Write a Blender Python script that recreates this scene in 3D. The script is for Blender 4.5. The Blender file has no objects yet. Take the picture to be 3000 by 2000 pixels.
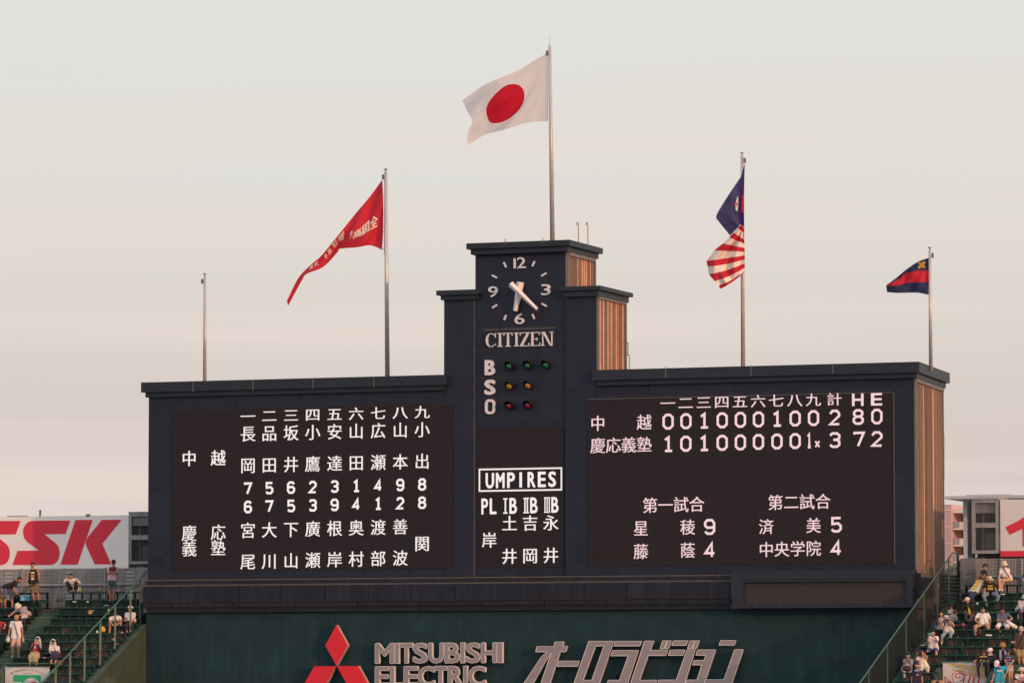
import bpy, bmesh, math, random
from mathutils import Vector, Matrix
random.seed(7)
S = bpy.context.scene
COL = S.collection
R = math.radians

# ------------------------------------------------------------------ camera
FPX = 13580.0                       # focal length in pixels of the 3000 px wide frame
YAW, PITCH, H = R(20.8), math.atan(1016 / FPX), 12.0
CAM = Vector((175 * math.sin(YAW), -175 * math.cos(YAW), H))
FW = Vector((-math.sin(YAW) * math.cos(PITCH), math.cos(YAW) * math.cos(PITCH), math.sin(PITCH)))
RT = Vector((math.cos(YAW), math.sin(YAW), 0))
UP = RT.cross(FW)
cd = bpy.data.cameras.new('camera'); cam = bpy.data.objects.new('camera', cd); COL.objects.link(cam)
cd.sensor_width = 36; cd.lens = 36 * FPX / 3000; cd.clip_start = 1; cd.clip_end = 6000
cam.matrix_world = Matrix((RT, UP, -FW)).transposed().to_4x4()
cam.location = CAM
S.camera = cam
cd.dof.use_dof = False

# ------------------------------------------------------------------ sky, sun, exposure
SUN_AZ, SUN_EL = R(24), R(11)       # to the right of the board, a little towards the camera
SUND = Vector((math.cos(SUN_AZ) * math.cos(SUN_EL), -math.sin(SUN_AZ) * math.cos(SUN_EL), math.sin(SUN_EL)))
w = bpy.data.worlds.new('World'); S.world = w; w.use_nodes = True
nt = w.node_tree; nt.nodes.clear()
def N(t, **k):
    n = nt.nodes.new(t)
    for a, b in k.items(): setattr(n, a, b)
    return n
out = N('ShaderNodeOutputWorld'); bg = N('ShaderNodeBackground'); nt.links.new(bg.outputs[0], out.inputs[0])
bg.inputs[1].default_value = 1.0
tc = N('ShaderNodeTexCoord'); sep = N('ShaderNodeSeparateXYZ'); nt.links.new(tc.outputs['Generated'], sep.inputs[0])
ramp = N('ShaderNodeValToRGB'); nt.links.new(sep.outputs[2], ramp.inputs[0])
cr = ramp.color_ramp
cr.elements[0].position = 0.0; cr.elements[0].color = (.64, .56, .54, 1)
cr.elements[1].position = 1.0; cr.elements[1].color = (.66, .74, .84, 1)
for p, c in ((.03, (.660, .570, .530)), (.06, (.685, .603, .556)), (.085, (.715, .663, .612)), (.112, (.730, .718, .678)), (.15, (.742, .755, .725)), (.35, (.72, .77, .80))):
    e = cr.elements.new(p); e.color = (*c, 1)
# faint horizontal streaks of haze
mp = N('ShaderNodeMapping'); mp.inputs['Scale'].default_value = (1.5, 1.5, 34.0); nt.links.new(tc.outputs['Generated'], mp.inputs[0])
nz = N('ShaderNodeTexNoise'); nz.inputs['Scale'].default_value = 1.6; nz.inputs['Detail'].default_value = 5; nt.links.new(mp.outputs[0], nz.inputs[0])
mr = N('ShaderNodeMapRange'); mr.inputs['From Min'].default_value = .45; mr.inputs['From Max'].default_value = .62
mr.inputs['To Min'].default_value = 0; mr.inputs['To Max'].default_value = .85; nt.links.new(nz.outputs[0], mr.inputs[0])
fade = N('ShaderNodeMapRange'); fade.inputs['From Min'].default_value = .085; fade.inputs['From Max'].default_value = .135; fade.inputs['To Min'].default_value = 1; fade.inputs['To Max'].default_value = .25; nt.links.new(sep.outputs[2], fade.inputs[0])
bm_ = N('ShaderNodeMath', operation='MULTIPLY'); nt.links.new(mr.outputs[0], bm_.inputs[0]); nt.links.new(fade.outputs[0], bm_.inputs[1])
mx = N('ShaderNodeMix', data_type='RGBA'); nt.links.new(bm_.outputs[0], mx.inputs[0]); nt.links.new(ramp.outputs[0], mx.inputs[6])
mx.inputs[7].default_value = (.80, .69, .63, 1)
# clear-air sky showing faintly through the haze, and the wide warm glow of the low sun
sk = N('ShaderNodeTexSky', sky_type='NISHITA'); sk.sun_disc = False; sk.sun_elevation = SUN_EL
sk.sun_rotation = math.atan2(SUND.x, SUND.y); sk.dust_density = 4
sm = N('ShaderNodeMix', data_type='RGBA', blend_type='ADD'); sm.inputs[0].default_value = .006
nt.links.new(mx.outputs[2], sm.inputs[6]); nt.links.new(sk.outputs[0], sm.inputs[7])
dot = N('ShaderNodeVectorMath', operation='DOT_PRODUCT'); nt.links.new(tc.outputs['Generated'], dot.inputs[0]); dot.inputs[1].default_value = SUND
gl = N('ShaderNodeMapRange'); gl.inputs['From Min'].default_value = .45; gl.inputs['From Max'].default_value = 1.0; gl.inputs['To Max'].default_value = 1
gl.interpolation_type = 'SMOOTHSTEP'; nt.links.new(dot.outputs['Value'], gl.inputs[0])
gm = N('ShaderNodeMix', data_type='RGBA', blend_type='ADD'); nt.links.new(gl.outputs[0], gm.inputs[0])
nt.links.new(sm.outputs[2], gm.inputs[6]); gm.inputs[7].default_value = (.8, .42, .18, 1)
nt.links.new(gm.outputs[2], bg.inputs[0])
sl = bpy.data.lights.new('sun', 'SUN'); so = bpy.data.objects.new('sun', sl); COL.objects.link(so)
sl.energy = 2.1; sl.angle = R(1.0); sl.color = (1.0, .49, .24)
so.rotation_euler = SUND.to_track_quat('Z', 'Y').to_euler()
S.view_settings.view_transform = 'Standard'; S.view_settings.look = 'None'
S.view_settings.exposure = 0; S.view_settings.gamma = 1; S.view_settings.use_curve_mapping = False
S.cycles.max_bounces = 5; S.cycles.use_denoising = True

# ------------------------------------------------------------------ helpers
def ray(px, py):
    return FW + RT * ((px - 1500) / FPX) - UP * ((py - 1000) / FPX)
def at(px, py, Y):                  # point of the photograph on the upright plane y = Y
    r = ray(px, py); return CAM + r * ((Y - CAM.y) / r.y)
def atX(px, py, X):
    r = ray(px, py); return CAM + r * ((X - CAM.x) / r.x)

MATS = {}
def mat(name, col, rough=.7, noise=.12, scale=3.0, metal=0, emit=None, streak=0, rnd=0, bump=0, spec=.3, dirt=None, sheen=0, alpha=None, trans=0):
    if name in MATS: return MATS[name]
    m = bpy.data.materials.new(name); m.use_nodes = True; t = m.node_tree; b = t.nodes['Principled BSDF']
    b.inputs['Roughness'].default_value = rough; b.inputs['Metallic'].default_value = metal
    b.inputs['Specular IOR Level'].default_value = spec
    c = (*col, 1)
    co = t.nodes.new('ShaderNodeTexCoord')
    n = t.nodes.new('ShaderNodeTexNoise'); n.inputs['Scale'].default_value = scale; n.inputs['Detail'].default_value = 6
    t.links.new(co.outputs['Object'], n.inputs[0])
    mr = t.nodes.new('ShaderNodeMapRange'); mr.inputs['From Min'].default_value = .3; mr.inputs['From Max'].default_value = .7
    mr.inputs['To Min'].default_value = 1 - noise; mr.inputs['To Max'].default_value = 1 + noise; t.links.new(n.outputs[0], mr.inputs[0])
    val = mr.outputs[0]
    if streak:
        mp = t.nodes.new('ShaderNodeMapping'); mp.inputs['Scale'].default_value = (5, 5, .25); t.links.new(co.outputs['Object'], mp.inputs[0])
        n2 = t.nodes.new('ShaderNodeTexNoise'); n2.inputs['Scale'].default_value = 1.4; n2.inputs['Detail'].default_value = 7; t.links.new(mp.outputs[0], n2.inputs[0])
        r2 = t.nodes.new('ShaderNodeMapRange'); r2.inputs['From Min'].default_value = .35; r2.inputs['From Max'].default_value = .75
        r2.inputs['To Min'].default_value = 1 - streak * .5; r2.inputs['To Max'].default_value = 1 + streak; t.links.new(n2.outputs[0], r2.inputs[0])
        mu = t.nodes.new('ShaderNodeMath'); mu.operation = 'MULTIPLY'; t.links.new(val, mu.inputs[0]); t.links.new(r2.outputs[0], mu.inputs[1]); val = mu.outputs[0]
    if rnd:
        oi = t.nodes.new('ShaderNodeObjectInfo'); r3 = t.nodes.new('ShaderNodeMapRange')
        r3.inputs['To Min'].default_value = 1 - rnd; r3.inputs['To Max'].default_value = 1 + rnd; t.links.new(oi.outputs['Random'], r3.inputs[0])
        mu = t.nodes.new('ShaderNodeMath'); mu.operation = 'MULTIPLY'; t.links.new(val, mu.inputs[0]); t.links.new(r3.outputs[0], mu.inputs[1]); val = mu.outputs[0]
    vm = t.nodes.new('ShaderNodeVectorMath'); vm.operation = 'SCALE'; vm.inputs[0].default_value = col; t.links.new(val, vm.inputs['Scale'])
    t.links.new(vm.outputs[0], b.inputs['Base Color'])
    if emit:
        b.inputs['Emission Color'].default_value = (*emit[0], 1); b.inputs['Emission Strength'].default_value = emit[1]
    if bump:
        bp = t.nodes.new('ShaderNodeBump'); bp.inputs['Strength'].default_value = bump; bp.inputs['Distance'].default_value = .02
        t.links.new(n.outputs[0], bp.inputs['Height']); t.links.new(bp.outputs[0], b.inputs['Normal'])
    if alpha is not None: b.inputs['Alpha'].default_value = alpha
    if trans:                       # cloth that lets some light through
        tr = t.nodes.new('ShaderNodeBsdfTranslucent'); t.links.new(vm.outputs[0], tr.inputs[0])
        ms = t.nodes.new('ShaderNodeMixShader'); ms.inputs[0].default_value = trans
        t.links.new(b.outputs[0], ms.inputs[1]); t.links.new(tr.outputs[0], ms.inputs[2])
        t.links.new(ms.outputs[0], t.nodes['Material Output'].inputs[0])
    m.diffuse_color = c; MATS[name] = m
    return m

def link(o, parent=None):
    COL.objects.link(o)
    if parent is not None:
        o.parent = parent; o.matrix_parent_inverse = parent.matrix_basis.inverted()
    return o
def tag(o, label=None, cat=None, group=None, kind=None):
    if label: o['label'] = label
    if cat: o['category'] = cat
    if group: o['group'] = group
    if kind: o['kind'] = kind
    return o
def thing(name, loc, label, cat, group=None):
    o = bpy.data.objects.new(name, None); o.location = loc; o.empty_display_size = .2; link(o)
    return tag(o, label, cat, group)
def mesh(name, verts, faces, m, parent=None, smooth=False):
    me = bpy.data.meshes.new(name); me.from_pydata([tuple(v) for v in verts], [], faces)
    for mm in (m if isinstance(m, (list, tuple)) else [m]): me.materials.append(mm)
    if smooth: me.polygons.foreach_set('use_smooth', [True] * len(me.polygons))
    me.update(); return link(bpy.data.objects.new(name, me), parent)

class MB:                           # collects boxes, prisms and tubes into one mesh
    def __init__(s): s.v = []; s.f = []
    def add(s, v, f):
        n = len(s.v); s.v += [tuple(q) for q in v]; s.f += [tuple(i + n for i in q) for q in f]; return s
    def box(s, x0, x1, y0, y1, z0, z1):
        return s.add([(x0, y0, z0), (x1, y0, z0), (x1, y1, z0), (x0, y1, z0), (x0, y0, z1), (x1, y0, z1), (x1, y1, z1), (x0, y1, z1)],
                     [(0, 3, 2, 1), (4, 5, 6, 7), (0, 1, 5, 4), (1, 2, 6, 5), (2, 3, 7, 6), (3, 0, 4, 7)])
    def tube(s, a, b, r, r2=None, n=8, caps=True):
        a, b = Vector(a), Vector(b); r2 = r if r2 is None else r2
        d = (b - a).normalized(); u = d.cross(Vector((0, 0, 1)) if abs(d.z) < .9 else Vector((1, 0, 0))).normalized(); q = d.cross(u)
        v = [p + (u * math.cos(2 * math.pi * i / n) + q * math.sin(2 * math.pi * i / n)) * rr for p, rr in ((a, r), (b, r2)) for i in range(n)]
        f = [(i, n + i, n + (i + 1) % n, (i + 1) % n) for i in range(n)]
        if caps: f += [tuple(range(n)), tuple(range(2 * n - 1, n - 1, -1))]
        return s.add(v, f)
    def path(s, pts, r, n=6):
        for a, b in zip(pts, pts[1:]): s.tube(a, b, r, n=n)
        return s
    def bar(s, a, b, wx, wy):       # square bar between two points
        a, b = Vector(a), Vector(b); d = (b - a).normalized()
        u = d.cross(Vector((0, 1, 0)) if abs(d.y) < .9 else Vector((1, 0, 0))).normalized(); q = d.cross(u)
        v = [p + u * (wx / 2 * i) + q * (wy / 2 * j) for p in (a, b) for i, j in ((-1, -1), (1, -1), (1, 1), (-1, 1))]
        return s.add(v, [(0, 1, 5, 4), (1, 2, 6, 5), (2, 3, 7, 6), (3, 0, 4, 7), (3, 2, 1, 0), (4, 5, 6, 7)])
    def lathe(s, c, prof, n=12):    # prof: (radius, z)
        c = Vector(c); v = [c + Vector((r * math.cos(2 * math.pi * i / n), r * math.sin(2 * math.pi * i / n), z)) for r, z in prof for i in range(n)]
        f = [(k * n + i, k * n + (i + 1) % n, (k + 1) * n + (i + 1) % n, (k + 1) * n + i) for k in range(len(prof) - 1) for i in range(n)]
        f += [tuple(range(n - 1, -1, -1)), tuple(range((len(prof) - 1) * n, len(prof) * n))]
        return s.add(v, f)
    def build(s, name, m, parent=None, smooth=False): return mesh(name, s.v, s.f, m, parent, smooth)

def prism(poly, Y0, Y1, name, m, parent=None, hole=None, rim=None, rimr=.012, lab=None):
    """outline (x, z) points given as world points on the front plane, pushed back to Y1"""
    bm = bmesh.new()
    loops = [poly] + ([hole] if hole else [])
    edges = []
    for lp in loops:
        vs = [bm.verts.new((p[0], Y0, p[1])) for p in lp]
        edges += [bm.edges.new((vs[i], vs[(i + 1) % len(vs)])) for i in range(len(vs))]
    r = bmesh.ops.triangle_fill(bm, use_beauty=True, use_dissolve=False, edges=edges)
    fs = [g for g in r['geom'] if isinstance(g, bmesh.types.BMFace)]
    if Y1 != Y0:
        e = bmesh.ops.extrude_face_region(bm, geom=fs)
        for g in e['geom']:
            if isinstance(g, bmesh.types.BMVert): g.co.y = Y1
    bmesh.ops.recalc_face_normals(bm, faces=bm.faces)
    me = bpy.data.meshes.new(name); bm.to_mesh(me); bm.free()
    me.materials.append(m)
    o = link(bpy.data.objects.new(name, me), parent)
    if rim:
        b = MB()
        for lp in loops:
            for i in range(len(lp)):
                p, q = lp[i], lp[(i + 1) % len(lp)]
                b.tube((p[0], Y0 - .004, p[1]), (q[0], Y0 - .004, q[1]), rimr, n=5)
        b.build('outline', rim, o)
    return o
def pxpoly(pts, Y): return [((q := at(x, y, Y)).x, q.z) for x, y in pts]

_gc = {}
def glyph(ch, offset=0.0):          # (verts2d, faces) of one character from Blender's own font
    k = (ch, offset)
    if k not in _gc:
        c = bpy.data.curves.new('g', 'FONT'); c.body = ch; c.resolution_u = 3; c.offset = offset
        o = bpy.data.objects.new('g', c); me = o.to_mesh()
        _gc[k] = ([(v.co.x, v.co.y) for v in me.vertices], [tuple(p.vertices) for p in me.polygons])
        o.to_mesh_clear(); bpy.data.objects.remove(o); bpy.data.curves.remove(c)
    return _gc[k]
def gbox(ch, offset, x0, x1, z0, z1):    # fitted to a box
    v, f = glyph(ch, offset)
    ax, bx = min(p[0] for p in v), max(p[0] for p in v); ay, by = min(p[1] for p in v), max(p[1] for p in v)
    return [(x0 + (p[0] - ax) / max(bx - ax, 1e-6) * (x1 - x0), z0 + (p[1] - ay) / max(by - ay, 1e-6) * (z1 - z0)) for p in v], f
def gem(ch, offset, cx, cz, em, emh=None):   # full-width character on its square
    v, f = glyph(ch, offset); emh = emh or em
    return [(cx + (p[0] - .5) * em, cz + (p[1] - .36) * emh) for p in v], f
def loops_of(vs, fs):               # boundary loops of a flat glyph mesh
    cnt = {}
    key = {}; idx = []
    for i, p in enumerate(vs):
        k = (round(p[0], 5), round(p[1], 5)); key.setdefault(k, i); idx.append(key[k])
    for f in fs:
        g = [idx[i] for i in f]
        for a, b in zip(g, g[1:] + g[:1]): cnt[(a, b)] = cnt.get((a, b), 0) + 1
    return [(a, b) for (a, b) in cnt if (b, a) not in cnt and a != b]
def letter3d(vs, fs, Y0, Y1, m, parent, rim=None, rimr=.012, name='letter', side=None):
    key = {}; idx = []; V = []
    for p in vs:
        k = (round(p[0], 5), round(p[1], 5))
        if k not in key: key[k] = len(V); V.append(p)
        idx.append(key[k])
    F = []
    for f in fs:
        g = []
        for i in f:
            if idx[i] not in g: g.append(idx[i])
        if len(g) > 2: F.append(tuple(g))
    n = len(V); vv = [(p[0], Y0, p[1]) for p in V] + [(p[0], Y1, p[1]) for p in V]
    be = loops_of(V, F)
    ff = F + [tuple(i + n for i in reversed(f)) for f in F] + [(a, a + n, b + n, b) for a, b in be]
    o = mesh(name, vv, ff, [m] + ([side] if side else []), parent)
    if side:
        for p in list(o.data.polygons)[2 * len(F):]: p.material_index = 1
    if rim:
        b = MB()
        for a, c in be:
            b.tube((V[a][0], Y0 - .004, V[a][1]), (V[c][0], Y0 - .004, V[c][1]), rimr, n=4, caps=False)
        b.build('outline', rim, o)
    return o

def bold(vs, fs, r, n=8):           # heavier strokes: the outline drawn n times round a small circle
    return [([(p[0] + r * math.cos(2 * math.pi * i / n), p[1] + r * math.sin(2 * math.pi * i / n)) for p in vs], fs) for i in range(n)] + [(vs, fs)]
def heavy(ch, x0, x1, z0, z1, Y0, Y1, r, name, face, rimm=None, rim=0, parent=None, n=10):
    if ch == 'I': vs, fs = [(x0 + r, z0 + r), (x1 - r, z0 + r), (x1 - r, z1 - r), (x0 + r, z1 - r)], [(0, 1, 2, 3)]
    else: vs, fs = gbox(ch, 0, x0 + r, x1 - r, z0 + r, z1 - r)
    if ch == 'I': cop = lambda rr: [([(x0 + r - rr, z0 + r - rr), (x1 - r + rr, z0 + r - rr), (x1 - r + rr, z1 - r + rr), (x0 + r - rr, z1 - r + rr)], fs)]
    else: cop = lambda rr: bold(vs, fs, rr, n)
    b = MB(); mi = []
    for k, (v, f) in enumerate(cop(r)):
        q = len(v); y = Y0 + .00012 * k; be = loops_of(v, f)
        b.add([(p[0], y, p[1]) for p in v] + [(p[0], Y1, p[1]) for p in v], list(f) + [(c, c + q, d + q, d) for c, d in be]); mi += [1 if rimm else 0] * len(f) + [1 if rimm else 0] * len(be)
    if rimm:
        for k, (v, f) in enumerate(cop(r - rim)):
            b.add([(p[0], Y0 - .003 - .00012 * k, p[1]) for p in v], f); mi += [0] * len(f)
    o = mesh(name, b.v, b.f, [face] + ([rimm] if rimm else []), parent)
    for p, i in zip(o.data.polygons, mi): p.material_index = i
    return o
DIG = {
 '0': [(1, [(.3, 0), (.7, 0), (1, .2), (1, .8), (.7, 1), (.3, 1), (0, .8), (0, .2)])],
 '1': [(0, [(.15, .82), (.55, 1), (.55, 0)]), (0, [(.15, 0), (.95, 0)])],
 '2': [(0, [(0, .78), (.25, 1), (.75, 1), (1, .8), (1, .62), (0, 0), (1, 0)])],
 '3': [(0, [(0, .85), (.25, 1), (.75, 1), (1, .85), (1, .65), (.72, .52), (1, .38), (1, .15), (.75, 0), (.25, 0), (0, .15)]), (0, [(.35, .52), (.75, .52)])],
 '4': [(0, [(.72, 0), (.72, 1), (0, .27), (1, .27)])],
 '5': [(0, [(1, 1), (.08, 1), (.08, .55), (.7, .6), (1, .42), (1, .17), (.75, 0), (.25, 0), (0, .14)])],
 '6': [(0, [(1, .84), (.75, 1), (.25, 1), (0, .8), (0, .2), (.25, 0), (.75, 0), (1, .18), (1, .4), (.75, .56), (.05, .54)])],
 '7': [(0, [(0, .88), (0, 1), (1, 1), (.38, 0)])],
 '8': [(1, [(.3, .53), (.05, .68), (.05, .87), (.3, 1), (.7, 1), (.95, .87), (.95, .68), (.7, .53), (1, .37), (1, .15), (.75, 0), (.25, 0), (0, .15), (0, .37)]), (0, [(.28, .53), (.72, .53)])],
}
DIG['9'] = [(c, [(1 - x, 1 - y) for x, y in p]) for c, p in DIG['6']]
DIG['x'] = [(0, [(0, 0), (1, 1)]), (0, [(0, 1), (1, 0)])]
DIG['I'] = [(0, [(.5, 0), (.5, 1)]), (0, [(0, 0), (1, 0)]), (0, [(0, 1), (1, 1)])]
DIG['Ⅱ'] = [(0, [(.28, 0), (.28, 1)]), (0, [(.72, 0), (.72, 1)]), (0, [(0, 0), (1, 0)]), (0, [(0, 1), (1, 1)])]
DIG['Ⅲ'] = [(0, [(.15, 0), (.15, 1)]), (0, [(.5, 0), (.5, 1)]), (0, [(.85, 0), (.85, 1)]), (0, [(0, 0), (1, 0)]), (0, [(0, 1), (1, 1)])]
def strip(pts, closed, t):          # mitred ribbon along a polyline, as 2-D quads
    n = len(pts); L = []
    for i in range(n):
        p = Vector(pts[i]); a = Vector(pts[i - 1]) if (i or closed) else None; b = Vector(pts[(i + 1) % n]) if (i < n - 1 or closed) else None
        d1 = (p - a).normalized() if a is not None else None; d2 = (b - p).normalized() if b is not None else None
        d1 = d1 if d1 is not None else d2; d2 = d2 if d2 is not None else d1
        nn = Vector((-(d1 + d2).y, (d1 + d2).x))
        nn = nn.normalized() if nn.length > 1e-4 else Vector((-d1.y, d1.x))
        m = t / 2 / max(.45, nn.dot(Vector((-d1.y, d1.x)))); L.append((p + nn * m, p - nn * m))
    v = [tuple(q) for pr in L for q in pr]; k = n if closed else n - 1
    return v, [(2 * i, 2 * ((i + 1) % n), 2 * ((i + 1) % n) + 1, 2 * i + 1) for i in range(k)]
def digit(ch, cx, cz, wd, h, t):
    out = []
    for c, pl in DIG[ch]:
        P = [(cx - wd / 2 + t / 2 + x * (wd - t), cz - h / 2 + t / 2 + y * (h - t)) for x, y in pl]
        out.append(strip(P, c, t))
    return out
# ------------------------------------------------------------------ materials
NAVY = mat('navy_panel', (.0135, .0175, .036), .5, .12, 1.6, streak=.12, rnd=.10, spec=.3)
NAVYT = mat('navy_trim', (.0150, .0195, .034), .5, .10, 2, streak=.08, rnd=.06, spec=.4)
JOINT = mat('joint_filler', (.095, .092, .105), .8, .2, 5)
BASEP = mat('base_panel', (.0135, .0155, .028), .6, .15, 2, streak=.5, rnd=.12)
JOINTB = mat('base_joint', (.10, .088, .085), .8, .2, 5)
SCREEN = mat('led_face', (.020, .0155, .022), .8, .10, 14, rnd=.03)
def module_grid(m):
    t = m.node_tree; sc_ = [n for n in t.nodes if n.type == 'VECT_MATH'][0]; bs = t.nodes['Principled BSDF']
    co = t.nodes.new('ShaderNodeTexCoord'); sp = t.nodes.new('ShaderNodeSeparateXYZ'); cb = t.nodes.new('ShaderNodeCombineXYZ')
    t.links.new(co.outputs['Object'], sp.inputs[0]); t.links.new(sp.outputs[0], cb.inputs[0]); t.links.new(sp.outputs[2], cb.inputs[1])
    br = t.nodes.new('ShaderNodeTexBrick'); br.offset = 0; br.inputs['Scale'].default_value = 1; br.inputs['Brick Width'].default_value = .48; br.inputs['Row Height'].default_value = .48
    br.inputs['Mortar Size'].default_value = .012; br.inputs['Color1'].default_value = (1.06, 1.06, 1.06, 1); br.inputs['Color2'].default_value = (.93, .93, .93, 1); br.inputs['Mortar'].default_value = (.72, .74, .78, 1); br.inputs['Bias'].default_value = -.2
    t.links.new(cb.outputs[0], br.inputs['Vector'])
    mu = t.nodes.new('ShaderNodeVectorMath'); mu.operation = 'MULTIPLY'; t.links.new(sc_.outputs[0], mu.inputs[0]); t.links.new(br.outputs[0], mu.inputs[1]); t.links.new(mu.outputs[0], bs.inputs['Base Color'])
module_grid(SCREEN)
SCREEN2 = mat('led_face_small', (.042, .036, .040), .8, .14, 9)
DARKMOD = mat('dark_module', (.020, .014, .014), .8)
LEDW = mat('led_white', (.08, .08, .08), .6, emit=((.95, .86, .82), .93), noise=.02)
LEDP = mat('led_pink', (.08, .07, .07), .6, emit=((.98, .68, .71), .88), noise=.02)
GREENW = mat('green_wall', (.0140, .040, .048), .75, .18, 1.2, streak=.2, spec=.2)
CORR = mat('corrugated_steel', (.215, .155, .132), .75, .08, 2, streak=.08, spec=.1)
CORRB = mat('rib_glint_paint', (.72, .38, .24), .5, .12, 2, streak=.15)  # orange sun glints painted as a brighter colour on some rib faces
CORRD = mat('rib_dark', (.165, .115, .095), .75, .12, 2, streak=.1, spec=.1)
GREYTRIM = mat('grey_flashing', (.17, .16, .165), .6, .12, 3)
WHITEN = mat('white_numeral', (.72, .69, .74), .5, .05)
SILVER = mat('silver_hand', (.80, .75, .74), .35, .04, metal=.2)
POLE = mat('flagpole_steel', (.50, .47, .46), .35, .08, 2, metal=.25, streak=.2)
ROPE = mat('halyard', (.45, .42, .38), .8)
LETF = mat('letter_face', (.285, .255, .28), .55, .06, 3)
LETR = mat('letter_rim', (.72, .65, .62), .5, .03)
LETS = mat('letter_side', (.42, .33, .28), .6)
RED = mat('emblem_red', (.72, .022, .045), .45, .05, 3)
GRND = mat('ground', (.17, .17, .175), .95, .3, .1)

# ------------------------------------------------------------------ ground
g = MB(); g.add([(-1500, -1200, 0), (1500, -1200, 0), (1500, 1800, 0), (-1500, 1800, 0)], [(0, 1, 2, 3)])
tag(g.build('ground', GRND), kind='structure')

# ------------------------------------------------------------------ scoreboard building
XL, XR = -15.16, 15.74              # ends of the board's front
XS0, XT0, XT1, XS1 = -2.78, -1.54, 2.16, 3.39   # shoulders and tower
ZB, ZW, ZSH, ZT = 16.21, 23.36, 26.78, 28.46    # foot of board, wall tops
SLANT = R(5.7); WD = 5.9
def endX(y): return XR - y * math.tan(SLANT)
board = thing('scoreboard_building', (0, 3, 0), 'dark navy scoreboard building with stepped clock tower between two wide wings', 'scoreboard')
b = MB()
def hexa(b, x0, x1, y0, y1, z0, z1, slant=False):
    xb = endX(y1) if slant else x1; xf = endX(y0) - .0 if slant else x1
    b.add([(x0, y0, z0), (xf, y0, z0), (xb, y1, z0), (x0, y1, z0), (x0, y0, z1), (xf, y0, z1), (xb, y1, z1), (x0, y1, z1)],
          [(0, 3, 2, 1), (4, 5, 6, 7), (0, 1, 5, 4), (1, 2, 6, 5), (2, 3, 7, 6), (3, 0, 4, 7)])
b.box(XL, XS0, .03, WD, 0, ZW); b.build('left_wing', JOINT, board)
b = MB(); hexa(b, XS1, XR, .03, WD, 0, ZW, True); b.build('right_wing', JOINT, board)
MB().box(XS0, XT0 - .001, .03, 3.2, 0, ZSH).build('shoulder_wall', JOINT, board)
MB().box(XT1 + .001, XS1 - .002, .03, 3.2, 0, ZSH).build('shoulder_wall', JOINT, board)
MB().box(XT0, XT1, .13, 3.2, 0, ZT).build('clock_tower_wall', JOINT, board)

# side faces clad in ribbed steel
def ribbed(x0, y0, x1, y1, z0, z1, name, seed):
    rr = random.Random(seed); d = Vector((x1 - x0, y1 - y0, 0)); L = d.length; d.normalize(); nrm = Vector((d.y, -d.x, 0))
    V = []; F = []; s = 0; P = [(0, 0)]
    while s < L - .3:
        a = rr.choice((.06, .08, .1, .13)); c = rr.choice((.04, .05, .07)); dp = rr.choice((.02, .03, .04, .05))
        P += [(s + a, 0), (s + a + .02, dp), (s + a + .02 + c, dp), (s + a + .05 + c, 0)]; s += a + c + .05
    P.append((L, 0))
    for s_, o_ in P:
        q = Vector((x0, y0, 0)) + d * s_ + nrm * (.02 + o_); V += [(q.x, q.y, z0), (q.x, q.y, z1)]
    for i in range(len(P) - 1): F.append((2 * i, 2 * i + 2, 2 * i + 3, 2 * i + 1))
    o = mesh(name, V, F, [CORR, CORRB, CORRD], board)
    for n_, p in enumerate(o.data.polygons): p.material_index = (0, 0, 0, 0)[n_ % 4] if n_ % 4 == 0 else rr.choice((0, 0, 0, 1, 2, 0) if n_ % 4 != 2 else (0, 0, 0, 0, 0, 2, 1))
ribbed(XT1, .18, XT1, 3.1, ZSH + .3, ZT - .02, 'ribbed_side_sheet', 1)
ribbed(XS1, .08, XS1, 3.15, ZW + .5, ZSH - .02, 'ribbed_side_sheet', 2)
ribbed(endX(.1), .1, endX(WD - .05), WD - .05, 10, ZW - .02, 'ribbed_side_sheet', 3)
# corner flashings
for x, y, z0, z1 in ((XT1, .09, ZSH + .3, ZT), (XT1, 3.1, ZSH + .3, ZT), (XS1, .03, ZW + .5, ZSH), (XS1, 3.15, ZW + .5, ZSH), (endX(.03), .03, 12, ZW), (endX(WD - .06), WD - .1, 12, ZW)):
    MB().box(x - .03, x + .09, y, y + .07, z0, z1).build('corner_flashing', GREYTRIM, board)
MB().bar((XT1 + .07, .2, ZT - .09), (XT1 + .07, 3.1, ZT - .09), .14, .08).build('eaves_gutter', GREYTRIM, board)
MB().bar((XS1 + .07, .1, ZSH - .09), (XS1 + .07, 3.1, ZSH - .09), .14, .08).build('eaves_gutter', GREYTRIM, board)
MB().bar((endX(.1) + .07, .1, ZW - .09), (endX(WD) + .07, WD, ZW - .09), .14, .08).build('eaves_gutter', GREYTRIM, board)

# ---- cladding panels: (px of joints) -> metric, one object per panel
G = .013
def panel(x0, x1, z0, z1, yf=0.0, m=NAVY, name='panel', g=G, th=.04):
    b = MB(); e = .004
    x0 += g; x1 -= g; z0 += g; z1 -= g
    b.box(x0, x1, yf, yf + th, z0, z1)
    b.build(name, m, board)
def X0(px, py, Y=0): return at(px, py, Y).x
def Z0(px, py, Y=0): return at(px, py, Y).z
def rowpanels(xs, z0, z1, **k):
    for a, c in zip(xs, xs[1:]): panel(a, c, z0, z1, **k)
zj = [Z0(400 + 90 * .42517, 1050 + y * .42517) for y in (357, 582, 915, 1250)]
SL, SR, ST, SB = -14.14, -2.40, 22.79, 16.53      # left screen
RL, RR_, RT_, RB_ = 3.02, 14.96, 22.81, 16.56    # right screen
CL, CR, CT, CB = -1.40, 2.08, 21.80, 16.55      # centre screen
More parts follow.
